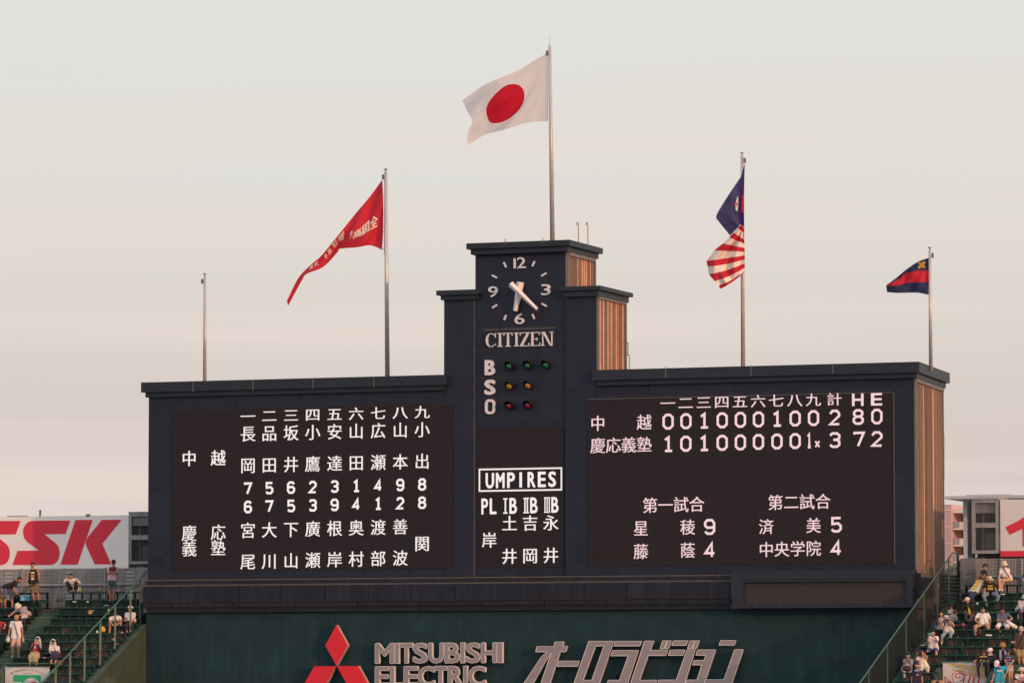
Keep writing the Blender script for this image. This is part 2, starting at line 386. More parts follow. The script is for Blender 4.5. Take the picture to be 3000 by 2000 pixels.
# left wing
rowpanels([XL] + [X0(p, 1150) for p in (535, 695, 881, 1070, 1260)] + [XS0], zj[0], ZW)
zc = zj + [SB]
for z1, z0 in zip(zc, zc[1:]): panel(XL, SL, z0, z1)
panel(XL, SL, ST, zj[0]) if ST < zj[0] else None
for z1, z0 in zip([zj[0]] + zj[1:] , zj[1:] + [SB]): pass
rowpanels([XL] + [X0(p, 1685) for p in (534, 695, 819, 943, 1070, 1198)] + [XS0], ZB, SB)
rowpanels([SL] + [X0(p, 1195) for p in (695, 881, 1070, 1260)] + [SR], ST, zj[0]) if zj[0] - ST > .05 else None
# left shoulder with its strip beside the screen
zs = [ZSH, Z0(1340, 1136), Z0(1340, 1180)] + [Z0(1345, y) for y in (1278, 1423, 1568)] + [SB]
for i, (z1, z0) in enumerate(zip(zs, zs[1:])):
    panel(XS0 if i < 1 else (XS0 if z0 > ST - .2 else SR), XT0 - .01, z0, z1)
panel(XS0, XT0 - .01, ZB, SB)
# right shoulder
zs2 = [ZSH, Z0(1700, 1126), Z0(1700, 1170)] + [Z0(1685, y) for y in (1270, 1415, 1562)] + [RB_]
for i, (z1, z0) in enumerate(zip(zs2, zs2[1:])):
    panel(XT1 + .01, XS1 if z0 > RT_ - .2 else RL, z0, z1)
panel(XT1 + .01, RL, ZB, RB_)
# right wing
zt = Z0(2650, 1148 - 20)
rowpanels([XS1] + [X0(p, 1110) for p in (1900, 2150, 2400)] + [XR], RT_ + .14, ZW)
rz = [RT_ + .14] + [Z0(2650, y) for y in (1249, 1400, 1563)] + [RB_]
for z1, z0 in zip(rz, rz[1:]): panel(RR_ + .05, XR, z0, z1)
panel(XS1, RR_ + .05, RT_ + .012, RT_ + .14)
rowpanels([RL] + [X0(p, 1668) for p in (1810, 1895, 2012, 2099, 2188, 2278, 2368, 2487)] + [XR], ZB, RB_)
# tower
TY = .10
def TX(cx, cy=1000): return at(1250 + cx * .38258, 650 + cy * .38258, TY).x
def TZ(cy, cx=400): return at(1250 + cx * .38258, 650 + cy * .38258, TY).z
z962, z985, z1035, z1190, z1345, z1495 = [TZ(v) for v in (818, 985, 1035, 1192, 1345, 1497)]
panel(XT0, XT1, z962 + .05, ZT, TY, th=.03)
panel(XT0, XT1, z962, z962 + .05, TY - .01, th=.05, m=NAVYT)
rowpanels([XT0, TX(430)], z985, z962, yf=TY, th=.03); panel(TX(993), XT1, z985, z962, TY, th=.03)
panel(TX(430), TX(993), z985, z962 - .06, TY, th=.03, name='name_plate')
rowpanels([XT0, TX(430), TX(712), TX(875), XT1], z1035, z985, yf=TY, th=.03)
for a, c in ((z1190, z1035), (z1345, z1190), (z1495, z1345)):
    rowpanels([XT0, TX(420), TX(553)], a, c, yf=TY, th=.03)
    rowpanels([TX(553), TX(857), XT1], a, c, yf=TY, th=.03)
rowpanels([XT0, TX(717, 1500), XT1], CT, z1495, yf=TY, th=.03)
panel(XT0, CL, CB, CT, TY, th=.03); panel(CR, XT1, CB, CT, TY, th=.03)
rowpanels([XT0, X0(1524, 1668, TY), XT1], ZB, CB, yf=TY, th=.03)

# ---- cornices
def cornice(x0, x1, y0, y1, z0, z1, lowd, slant=False):
    """upper slab and the smaller fascia under it, as two parts, split into lengths"""
    b = MB()
    if slant:
        o = .16; p = [(x0, y0), (x1, y0), (endX(y1) + (x1 - XR), y1), (x0, y1)]
        v = [(q[0], q[1], z) for z in (z0, z1) for q in p]
        b.add(v, [(0, 3, 2, 1), (4, 5, 6, 7), (0, 1, 5, 4), (1, 2, 6, 5), (2, 3, 7, 6), (3, 0, 4, 7)])
    else: b.box(x0, x1, y0, y1, z0, z1)
    b.build('cornice_slab', NAVYT, board)
    b = MB(); k = .13
    if slant:
        p = [(x0 + .13, y0 + k), (x1 - .13, y0 + k), (endX(y1) + (x1 - .13 - XR), y1 - .1), (x0 + .13, y1 - .1)]
        v = [(q[0], q[1], z) for z in (z0 - lowd, z0) for q in p]
        b.add(v, [(0, 3, 2, 1), (4, 5, 6, 7), (0, 1, 5, 4), (1, 2, 6, 5), (2, 3, 7, 6), (3, 0, 4, 7)])
    else: b.box(x0 + k, x1 - k, y0 + k, y1 - k, z0 - lowd, z0)
    b.build('cornice_fascia', NAVYT, board)
def zz(px, py, Y): return at(px, py, Y).z
YC = -.27
cornice(at(413, 1130, YC).x, at(1307, 1105, YC).x, YC, WD + .2, zz(413, 1149, YC), zz(413, 1120, YC), .19)
cornice(at(1735, 1100, YC).x, at(2693, 1075, YC).x, YC, WD + .25, zz(2693, 1090, YC), zz(2693, 1059, YC), .19, True)
cornice(at(1278, 858, YC).x, at(1404, 855, YC).x, YC, 3.45, zz(1278, 865, YC), zz(1278, 851, YC), .17)
cornice(at(1639, 845, YC).x, at(1759, 842, YC).x, YC, 3.45, zz(1759, 848, YC), zz(1759, 836, YC), .22)
cornice(at(1366, 718, YC).x, at(1669, 710, YC).x, YC, 3.45, zz(1669, 719, YC), zz(1669, 702, YC), .2)
# thin joints across the cornice lengths
for px, py in ((565, 1133), (741, 1128), (917, 1123), (1095, 1119), (1480, 707), (1590, 705), (1950, 1090), (2200, 1085), (2440, 1080)):
    q = at(px, py, YC); hh = .2 if py > 900 else .1
    MB().box(q.x - .012, q.x + .012, YC - .004, YC + .02, q.z - hh, q.z + hh).build('cornice_joint', GREYTRIM, board)

# ---- base band below the screens
def band(pxs, pyt, pyb, px_ref, y, name, m=BASEP):
    z1, z0 = at(px_ref, pyt, y).z, at(px_ref, pyb, y).z
    xs = [at(p, pyt, y).x for p in pxs]
    for a, c in zip(xs, xs[1:]): panel(a, c, z0, z1, y, m, name, g=.014, th=.06)
    return z0, z1
A_ = [504, 684, 865, 1047, 1230, 1412, 1595, 1777, 1960]
B_ = [457, 580, 703, 827, 953, 1079, 1206, 1332, 1458, 1585, 1711, 1838, 1965, 2091]
XBL, XBR = at(420, 1740, -.3).x, at(2140, 1740, -.3).x
bz = MB()
bz.box(XL - .14, XR + .28, -.12, 1.2, zz(430, 1714, -.15), ZB)
bz.box(XL - .22, XR + .34, -.26, 1.2, zz(430, 1764, -.3), zz(430, 1714, -.15) - .001)
bz.box(XL - .1, XR + .28, -.14, 1.2, zz(430, 1794, -.15), zz(430, 1764, -.3) - .001)
bz.build('base_band_core', JOINTB, board)
band([429] + A_ + [2140], 1700, 1712, 430, -.15, 'base_panel')
band([419] + B_ + [2140], 1716, 1763, 420, -.3, 'base_panel')
band([419] + A_ + [2140], 1766, 1779, 420, -.27, 'base_panel')
band([429] + A_ + [2140], 1780, 1794, 430, -.18, 'base_panel')
# end blocks at the right
for x0, x1, a, c in ((XR + .02, XR + .36, 1680, 1744),):
    MB().box(x0, x1 + .02, -.33, 1.25, zz(2690, 1746, -.3), zz(2690, 1690, -.3)).build('base_end_block', BASEP, board)
    MB().box(x0, x1 - .1, -.2, 1.2, zz(2690, 1689, -.3), zz(2690, 1677, -.3)).build('base_end_block', BASEP, board)
# dark green wall under the board
zg = zz(440, 1795, 0)
gw = MB().box(XL - .03, XR + .1, -.02, .029, 0, zg).build('green_backdrop_wall', GREENW)
tag(gw, 'tall plain dark green wall below the scoreboard that carries the raised lettering', 'wall')
# little spots: camera box, side handrails, bird
MB().box(at(458, 1636, 0).x, at(471, 1636, 0).x, -.05, .0, at(460, 1647, 0).z, at(460, 1631, 0).z).build('sensor_box', DARKMOD, board)

# ------------------------------------------------------------------ LED screens
def screen(x0, x1, z0, z1, Y, name, label, m=SCREEN, frame=None):
    t = thing(name, ((x0 + x1) / 2, Y, z0), label, 'screen')
    MB().box(x0, x1, Y, Y + .05, z0, z1).build('led_face', m, t)
    if frame: 
        f = .035
        b = MB(); b.box(x0 - .002, x1 + f, Y - .02, Y + .03, z1 + .001, z1 + f); b.box(x1 + .001, x1 + f, Y - .02, Y + .03, z0, z1); b.build('frame', frame, t)
    return t
SY = -.035
scl = screen(SL, SR, SB, ST, -.01, 'lineup_screen', 'wide lit screen showing both teams in white columns of characters', frame=None)
scr = screen(RL, RR_, RB_, RT_, -.01, 'score_screen', 'wide lit screen with pinkish inning scores and earlier match results', frame=JOINT)
scc = screen(CL, CR, CB, CT, TY - .02, 'umpire_screen', 'narrow lit screen under the count lamps listing the umpires')
class Text:
    def __init__(s, Y): s.L = []; s.Y = Y; s.k = 0
    def new(s): s.L.append(MB()); s.b = s.L[-1]
    def put(s, v, f):
        s.k += 1; y = s.Y - .0004 * (s.k % 23)
        s.b.add([(p[0], y, p[1]) for p in v], f)
    def kanji(s, chars, pts, emw, emh=None, off=.012):
        for ch, (px, py) in zip(chars, pts):
            s.new(); q = at(px, py, s.Y); sc = abs(at(px + 1, py, s.Y).x - q.x); 
            for dx in (-off, 0, off): s.put(*gem(ch, 0, q.x + dx * emw * sc, q.z, emw * sc, (emh or emw) * sc * .94))
    def dig(s, chars, pts, wd, h, t):
        for ch, (px, py) in zip(chars, pts):
            s.new(); q = at(px, py, s.Y); sc = abs(at(px + 1, py, s.Y).x - q.x)
            for v, f in digit(ch, q.x, q.z, wd * sc, h * sc * .94, t * sc): s.put(v, f)
    def lat(s, ch, px, py, wd, h, off=.03):
        s.new(); q = at(px, py, s.Y); sc = abs(at(px + 1, py, s.Y).x - q.x); wd *= sc / 2; h *= sc / 2 * .94
        if ch == 'I': s.put([(q.x - wd, q.z - h), (q.x + wd, q.z - h), (q.x + wd, q.z + h), (q.x - wd, q.z + h)], [(0, 1, 2, 3)]); return
        r = off * 1.1
        for v, f in bold(*gbox(ch, 0, q.x - wd + r, q.x + wd - r, q.z - h + r * .5, q.z + h - r * .5), r, 6): s.put(v, f)
    def build(s, m, parent, name='character'):
        for b_ in s.L: b_.build(name, m, parent)
        s.L = []
# left screen
k1 = .42517
cx = [768, 915, 1065, 1214, 1365, 1514, 1665, 1817, 1968]
def Lp(x, y): return (400 + x * k1, 1050 + (y - .0244 * (x - 768)) * k1)
T = Text(SY)
for chars, y, eh in (('一二三四五六七八九', 399, .82), ('長品坂小安山広山小', 520, 1), ('岡田井鷹達田瀬本出', 738, 1), ('宮大下廣根奥渡善', 1185, 1), ('尾川山瀬岸村部波', 1400, 1)):
    T.kanji(chars, [Lp(x, y) for x in cx], 109 * k1, 109 * k1 * eh * 1.03, .010); T.build(LEDW, scl)
T.kanji('関', [Lp(1968, 1305)], 109 * k1, 112 * k1, .014)
T.dig('756231498', [Lp(x, 895) for x in cx], 56 * k1, 84 * k1, 14 * k1); T.build(LEDW, scl)
T.dig('675394128', [Lp(x, 1021) for x in cx], 56 * k1, 84 * k1, 14 * k1); T.build(LEDW, scl)
T.kanji('中越', [Lp(363, 680), Lp(563, 681)], 106 * k1, 112 * k1, .014); T.build(LEDW, scl)
T.kanji('慶義応塾', [Lp(363, 1194), Lp(363, 1300), Lp(563, 1192), Lp(563, 1300)], 106 * k1, 112 * k1, .010); T.build(LEDW, scl)
# right screen
k2 = .43367
def Rp(x, y, x0=640): return (1680 + x * k2, 1120 + (y - .0245 * (x - x0)) * k2)
T = Text(SY)
hx = [637, 758, 880, 1002, 1125, 1248, 1370, 1495, 1620, 1762]
T.kanji('一二三四五六七八九計', [Rp(x, 142) for x in hx], 108 * k2, 94 * k2, .008)
T.dig('', [], 1, 1, 1); T.lat('H', *Rp(1921, 148), 78 * k2, 84 * k2, .012); T.lat('E', *Rp(2048, 148), 76 * k2, 84 * k2, .012); T.build(LEDP, scr)
dx = [640, 760, 882, 1005, 1128, 1250, 1375, 1498, 1622, 1765, 1924, 2050]
T.dig('001000100280', [Rp(x, 264) for x in dx], 76 * k2, 108 * k2, 15.5 * k2); T.kanji('中越', [Rp(165, 266), Rp(478, 266)], 104 * k2, 112 * k2, .010); T.build(LEDP, scr)
T.dig('10100000', [Rp(x, 416) for x in dx], 76 * k2, 108 * k2, 15.5 * k2)
T.dig('1', [Rp(1592, 416)], 38 * k2, 106 * k2, 14 * k2); T.dig('x', [Rp(1648, 440)], 38 * k2, 52 * k2, 11 * k2)
T.dig('372', [Rp(x, 416) for x in (1765, 1930, 2050)], 78 * k2, 108 * k2, 15.5 * k2)
T.kanji('慶応義塾', [Rp(x, 416) for x in (165, 270, 374, 478)], 107 * k2, 112 * k2, .008); T.build(LEDP, scr)
T.kanji('第一試合', [Rp(x, 827, 680) for x in (518, 622, 727, 833)], 107 * k2, 112 * k2, .008); T.build(LEDP, scr)
T.kanji('第二試合', [Rp(x, 808, 1520) for x in (1365, 1472, 1578, 1685)], 107 * k2, 112 * k2, .008); T.build(LEDP, scr)
T.kanji('星稜', [Rp(456, 982, 600), Rp(772, 982, 600)], 104 * k2, 112 * k2, .010); T.dig('9', [Rp(920, 982, 600)], 76 * k2, 108 * k2, 15.5 * k2)
T.kanji('藤蔭', [Rp(456, 1138, 600), Rp(772, 1138, 600)], 104 * k2, 112 * k2, .008); T.dig('4', [Rp(922, 1138, 600)], 76 * k2, 108 * k2, 15.5 * k2); T.build(LEDP, scr)
T.kanji('済美', [Rp(1303, 970, 1500), Rp(1622, 970, 1500)], 104 * k2, 112 * k2, .010); T.dig('5', [Rp(1775, 966, 1500)], 76 * k2, 108 * k2, 15.5 * k2)
T.kanji('中央学院', [Rp(x, 1124, 1500) for x in (1303, 1408, 1515, 1622)], 106 * k2, 112 * k2, .008); T.dig('4', [Rp(1776, 1124, 1500)], 76 * k2, 108 * k2, 15.5 * k2); T.build(LEDP, scr)
for x0, x1, y0, y1 in ((97, 160, 1138, 1172), (297, 360, 1173, 1205), (1995, 2137, 1187, 1220)):
    a, c = at(1680 + x0 * k2, 1120 + y0 * k2, -.014), at(1680 + x1 * k2, 1120 + y1 * k2, -.014)
    MB().box(a.x, c.x, -.016, -.0105, c.z, a.z).build('dead_module', DARKMOD, scr)
# centre screen
k3 = .31876; CY = TY - .05
def Cp(x, y, x0=550): return (1350 + x * k3, 1200 + (y - .0235 * (x - x0)) * k3)
T = Text(CY)
for i, (ch, x, wd) in enumerate((('U', 267, 78), ('M', 363, 80), ('P', 462, 72), ('I', 551, 24), ('R', 650, 74), ('E', 745, 74), ('S', 840, 72))): T.lat(ch, *Cp(x, 643), wd * k3, 138 * k3, .018)
a = [at(*Cp(x, y), CY) for x, y in ((172, 539), (925, 539), (925, 742), (172, 742))]
fr = [(p.x, p.z) for p in a]; z1, z0 = fr[0][1], fr[2][1]; x0, x1 = fr[0][0], fr[1][0]
T.new(); T.put(*strip([(x0, z0), (x1, z0), (x1, z1), (x0, z1)], True, .06)); T.build(LEDW, scc)
for ch, x, wd in (('P', 220, 62), ('L', 297, 62), ('B', 482, 70), ('B', 672, 70), ('B', 865, 66)): T.lat(ch, *Cp(x, 879), wd * k3, 142 * k3, .014)
T.dig('I', [Cp(410, 879)], 52 * k3, 142 * k3, 13 * k3); T.dig('Ⅱ', [Cp(601, 879)], 62 * k3, 142 * k3, 12 * k3); T.dig('Ⅲ', [Cp(794, 879)], 66 * k3, 142 * k3, 9.5 * k3); T.build(LEDW, scc)
T.kanji('岸', [Cp(262, 1191)], 142 * k3, 150 * k3, .012); T.kanji('土吉永', [Cp(448, 1042), Cp(637, 1044), Cp(828, 1046)], 148 * k3, 150 * k3, .012); T.build(LEDW, scc)
T.kanji('井岡井', [Cp(448, 1344), Cp(637, 1344), Cp(828, 1344)], 148 * k3, 152 * k3, .012); T.build(LEDW, scc)

# small unlit screen in its own housing on the base band
sb = thing('message_screen', (12, -.5, 15), 'long low unlit brown screen in a protruding navy housing under the right screen', 'screen')
HY = -.62
hx0, hx1 = at(2145, 1730, HY).x, at(2673, 1720, HY).x; hz0, hz1 = at(2145, 1781, HY).z, at(2145, 1673, HY).z
fx0, fx1 = at(2178, 1735, HY).x, at(2656, 1730, HY).x; fz0, fz1 = at(2178, 1767, HY).z, at(2178, 1705, HY).z
MB().box(hx0, hx1, -.33, .0, hz0, hz1 + .02).build('housing_back', NAVYT, sb)
b = MB(); b.box(hx0, fx0, HY, -.331, hz0, hz1).build('housing_jamb', NAVYT, sb)
b = MB(); b.box(fx1, hx1, HY, -.331, hz0, hz1).build('housing_jamb', NAVYT, sb)
MB().box(fx0 + .001, fx1 - .001, HY + .004, -.331, fz1 + .1, hz1).build('housing_head', NAVYT, sb)
MB().box(fx0 + .001, fx1 - .001, HY - .0, -.331, fz1, fz1 + .085).build('housing_head', NAVYT, sb)
n = 13
for i in range(n):
    a, c = fx0 + (fx1 - fx0) * i / n, fx0 + (fx1 - fx0) * (i + 1) / n
    MB().box(a + .012, c - .012, HY + .004, -.331, hz0, fz0 - .02).build('sill_panel', NAVYT, sb)
MB().box(fx0 + .001, fx1 - .001, HY + .10, -.332, fz0 - .019, fz1).build('screen_face', SCREEN2, sb)
MB().box(fx0 + .001, fx1 - .001, HY + .012, -.4, hz0 + .01, fz0 - .021).build('sill_joint', JOINT, sb)

# ------------------------------------------------------------------ clock
clk = thing('wall_clock', (at(1520, 855, TY).x, TY, at(1520, 855, TY).z), 'large round wall clock of raised pale numerals and two thick silver hands', 'clock')
def cp2(x, y, Y=TY - .05): return at(1250 + x * .38258, 650 + y * .38258, Y)
def box2(x0, y0, x1, y1, Y): a, c = cp2(x0, y0, Y), cp2(x1, y1, Y); return a.x, c.x, c.z, a.z
for ch, x0, y0, x1, y1 in (('1', 665, 279, 680, 355), ('2', 692, 271, 756, 353), ('3', 876, 478, 948, 559), ('9', 470, 494, 545, 575), ('6', 672, 700, 747, 781)):
    q = box2(x0, y0, x1, y1, TY - .06)
    if ch == '1': MB().box(q[0], q[1], TY - .07, TY - .001, q[2], q[3]).build('numeral', WHITEN, clk); continue
    heavy(ch, *q, TY - .07, TY - .001, .003, 'numeral', WHITEN, parent=clk)
for x0, y0, x1, y1 in ((590, 310, 608, 347), (499, 408, 537, 427), (502, 658, 539, 634), (592, 750, 608, 713), (824, 742, 809, 706), (918, 645, 880, 624), (915, 392, 878, 415), (826, 301, 808, 339)):
    a, c = cp2(x0, y0), cp2(x1, y1); MB().bar((a.x, TY - .035, a.z), (c.x, TY - .035, c.z), .06, .068).build('hour_mark', WHITEN, clk)
def hand(x0, y0, x1, y1, w0, w1, Y, nm):
    a, c = cp2(x0, y0, Y), cp2(x1, y1, Y); d = (c - a).normalized(); u = Vector((-d.z, 0, d.x))
    v = []
    for y, s in ((Y + .1, 1), (Y, 1)): v += [(a + u * w0)[:1] + (y,) + (a + u * w0)[2:], (a - u * w0)[:1] + (y,) + (a - u * w0)[2:], (c - u * w1)[:1] + (y,) + (c - u * w1)[2:], (c + u * w1)[:1] + (y,) + (c + u * w1)[2:]]
    # ridge along the middle makes the hand a shallow roof
    ra, rc = (a.x, Y - .09, a.z), (c.x, Y - .05, c.z); v += [ra, rc]
    mesh(nm, v, [(0, 1, 2, 3), (0, 4, 5, 1), (1, 5, 6, 2), (2, 6, 7, 3), (3, 7, 4, 0), (4, 8, 5), (5, 8, 9, 6), (6, 9, 7), (7, 9, 8, 4)], SILVER, clk)
hand(716, 460, 676, 681, .135, .075, TY - .22, 'hour_hand')
hand(641, 475, 843, 668, .115, .055, TY - .42, 'minute_hand')
q = cp2(705, 528); MB().tube((q.x, TY - .4, q.z), (q.x, TY, q.z), .06).build('spindle', SILVER, clk)

# maker's name in raised seriffed letters
cz = thing('clock_maker_sign', (at(1520, 995, TY).x, TY, at(1520, 1010, TY).z), 'raised pale seriffed name letters in a row beneath the clock', 'sign')
def serif(ch, x0, y0, x1, y1):
    X0_, X1_, Z0_, Z1_ = box2(x0, y0, x1, y1, TY - .07)
    W, Hh = X1_ - X0_, Z1_ - Z0_; t = .072; s = .030; sv = .05
    b = MB(); k = [0]
    def poly(pts, arcs=None):
        k[0] += 1; e = .0007 * k[0]
        P = [(X0_ + u, Z0_ + v) for u, v in pts]; n = len(P)
        v = [(p[0], TY - .07 - e, p[1]) for p in P] + [(p[0], TY - .001, p[1]) for p in P]
        b.add(v, [tuple(range(n)), tuple(range(2 * n - 1, n - 1, -1))] + [(i, i + n, (i + 1) % n + n, (i + 1) % n) for i in range(n)])
    def rc(a, c, d, e): poly([(a, c), (d, c), (d, e), (a, e)])
    if ch == 'I': rc(W / 2 - t / 2, 0, W / 2 + t / 2, Hh); rc(0, 0, W, s); rc(0, Hh - s, W, Hh)
    if ch == 'T': rc(W / 2 - t / 2, 0, W / 2 + t / 2, Hh); rc(W * .22, 0, W * .78, s); rc(0, Hh - s, W, Hh); rc(0, Hh - .11, s, Hh); rc(W - s, Hh - .11, W, Hh)
    if ch == 'Z': rc(0, 0, W, s); rc(0, Hh - s, W * .98, Hh); poly([(0, s * .5), (t * 1.3, s * .5), (W, Hh - s * .5), (W - t * 1.3, Hh - s * .5)]); rc(0, Hh - .11, s, Hh); rc(W - s, 0, W, .12)
    if ch == 'E': rc(W * .1, 0, W * .1 + t, Hh); rc(0, 0, W, s); rc(0, Hh - s, W * .95, Hh); rc(W * .1, Hh / 2 - s / 2, W * .72, Hh / 2 + s / 2); rc(W - s, 0, W, .12); rc(W * .95 - s, Hh - .11, W * .95, Hh); rc(W * .72 - s, Hh / 2 - .05, W * .72, Hh / 2 + .05)
    if ch == 'N': rc(W * .1, 0, W * .1 + s * 1.1, Hh); rc(W * .84, 0, W * .84 + s * 1.1, Hh); rc(0, 0, W * .27, s); rc(0, Hh - s, W * .2, Hh); rc(W * .7, Hh - s, W, Hh); poly([(W * .1, Hh), (W * .1 + t * 1.2, Hh), (W * .87, 0), (W * .87 - t * .9, 0)])
    if ch == 'C':
        o, i_ = [], []
        for q in range(19):
            a = R(48 + q * (264 / 18)); tt = t * (.45 + .65 * max(0, -math.cos(a)))
            o.append((W * .53 + math.cos(a) * W * .5, Hh / 2 + math.sin(a) * Hh / 2)); i_.append((W * .53 + math.cos(a) * (W * .5 - tt), Hh / 2 + math.sin(a) * (Hh / 2 - max(.028, tt * .6))))
        for q in range(18): k[0] = 0; poly([o[q], o[q + 1], i_[q + 1], i_[q]])
        rc(W - s, Hh * .68, W, Hh); rc(W - s * .8, Hh * .12, W, Hh * .24)
    b.build('letter', WHITEN, cz)
for ch, a, c in (('C', 449, 527), ('I', 541, 578), ('T', 587, 655), ('I', 667, 704), ('Z', 712, 785), ('E', 793, 868), ('N', 875, 968)):
    dy = -.0247 * (a - 449); serif(ch, a, 853 + dy, c, 957 + dy)

# count letters and lamps
bso = thing('count_letters', (at(1435, 1250, TY).x, TY, 22), 'column of bold white letters B S O on the tower left of the lamps', 'sign')
for ch, x0, y0, x1, y1, of in (('B', 444, 1057, 523, 1172, .05), ('S', 441, 1207, 526, 1322, .05), ('O', 446, 1357, 523, 1470, .05)):
    q = box2(x0, y0, x1, y1, TY - .06)
    if ch == 'O':
        W, Hh = q[1] - q[0], q[3] - q[2]; rr_ = W * .42; t = .098
        o, i_ = [], []
        for c_ in range(24):
            a = 2 * math.pi * (c_ + .5) / 24; ux, uz = math.cos(a), math.sin(a)
            sx, sz = (1 if ux > 0 else -1), (1 if uz > 0 else -1)
            cxx, czz = (q[0] + q[1]) / 2 + sx * (W / 2 - rr_), (q[2] + q[3]) / 2 + sz * (Hh / 2 - rr_)
            o.append((cxx + ux * rr_, czz + uz * rr_)); i_.append((cxx + ux * max(.02, rr_ - t), czz + uz * max(.02, rr_ - t)))
        prism(o, TY - .07, TY - .001, 'letter', WHITEN, bso, hole=i_)
    else: heavy(ch, *q, TY - .07, TY - .001, .030, 'letter', WHITEN, parent=bso)
HOOD = mat('lamp_hood', (.015, .015, .018), .5)
def lamp(x, y, col, cname, place, grp):
    q = cp2(x, y, TY - .02); r = .165
    t = thing('count_lamp', (q.x, TY, q.z), f'{cname} signal lamp with black hood, {place}', 'lamp', grp)
    v = []; f = []; n = 20     # hood: open tube cut back at the bottom
    for i in range(n):
        a = 2 * math.pi * i / n; dpt = .26 + .17 * math.sin(a)
        v += [(q.x + r * math.cos(a), TY - .003, q.z + r * math.sin(a)), (q.x + r * math.cos(a), TY - dpt, q.z + r * math.sin(a)), (q.x + (r - .015) * math.cos(a), TY - dpt, q.z + (r - .015) * math.sin(a)), (q.x + (r - .015) * math.cos(a), TY - .02, q.z + (r - .015) * math.sin(a))]
    for i in range(n):
        j = (i + 1) % n
        for k in range(3): f.append((4 * i + k, 4 * i + k + 1, 4 * j + k + 1, 4 * j + k))
    mesh('hood', v, f, HOOD, t)
    gm_ = mat(cname + '_lens', col, .12, .25, 9, spec=.8)
    MB().lathe((0, 0, 0), [(.001, .20), (.05, .19), (.09, .16), (.12, .11), (.135, .05), (.138, 0)], 16).build('lens', gm_, t, True)
    o = COL.objects[-1]
    return t, q
def lens_fix():
    for t in [o for o in COL.objects if o.name.startswith('count_lamp')]:
        for c in t.children:
            if c.name.startswith('lens'):
                c.parent = t; c.matrix_parent_inverse = Matrix(); c.rotation_euler = (R(90), 0, 0); c.location = (0, -.10, 0)
for x, y, c, n_, p in ((641, 1103, (.006, .13, .07), 'green', 'first from the letter B'), (783, 1099, (.006, .13, .07), 'green', 'middle one beside the letter B'), (923, 1095, (.006, .13, .07), 'green', 'farthest from the letter B'),
                       (643, 1255, (.38, .22, .015), 'amber', 'next to the letter S'), (786, 1251, (.38, .22, .015), 'amber', 'farther from the letter S'),
                       (641, 1407, (.16, .006, .02), 'red', 'next to the letter O'), (784, 1403, (.16, .006, .02), 'red', 'farther from the letter O')):
    lamp(x, y, c, n_, p, 'count lamps on the clock tower')
lens_fix()

# ------------------------------------------------------------------ raised company lettering on the green wall
LY = -.30
sg = thing('company_sign', (at(1290, 1960, LY).x, LY, at(1290, 2000, LY).z), 'two lines of raised grey capitals with pale outlines on the green wall', 'sign')
for base, rows in (((343, 547), [('M', 833, 1025), ('I', 1030, 1075), ('T', 1078, 1208), ('S', 1203, 1353), ('U', 1358, 1512), ('B', 1518, 1670), ('I', 1675, 1718), ('S', 1723, 1873), ('H', 1877, 2033), ('I', 2040, 2092)]),
                   ((572, 776), [('E', 833, 975), ('L', 983, 1108), ('E', 1115, 1262), ('C', 1255, 1425), ('T', 1414, 1545), ('R', 1550, 1700), ('I', 1703, 1745), ('C', 1750, 1925)])):
    for i, (ch, a, c) in enumerate(rows):
        sl_ = -.006 * (a - 833)
        p, q = at(850 + a * .29762, 1780 + (base[0] + sl_) * .29762, LY), at(850 + c * .29762, 1780 + (base[1] + sl_) * .29762, LY)
        e = .002 * (i % 2)
        heavy(ch, p.x, q.x, q.z, p.z, LY - e, LY + .13, .042, 'letter', LETF, LETR, .020, sg, 12)
for px in (1110, 1250, 1390): # fixing brackets behind the letters
    q = at(px, 1950, LY); MB().box(q.x - .03, q.x + .03, LY + .135, -.021, q.z - 1.0, q.z + .3).build('bracket', HOOD, sg)
em = thing('diamond_emblem', (at(986, 1950, LY).x, LY, at(986, 1990, LY).z), 'raised emblem of three bright red diamonds meeting at a point', 'sign')
def E5(pts): return pxpoly([(850 + x * .29762, 1780 + y * .29762) for x, y in pts], LY - .05)
for pts in ([(457, 165), (568, 366), (456, 566), (346, 367)], [(237, 571), (449, 571), (338, 777), (122, 777)], [(460, 569), (671, 569), (786, 776), (574, 776)]):
    prism(E5(pts), LY - .05, LY + .15, 'diamond', RED, em)
for p in em.children:
    p.data.materials.append(LETS)
    for f in p.data.polygons:
        if abs(f.normal.y) < .5: f.material_index = 1
ks = thing('katakana_sign', (at(1850, 1950, LY).x, LY, at(1850, 1990, LY).z), 'raised slanted grey katakana letters with pale outlines on the green wall', 'sign')
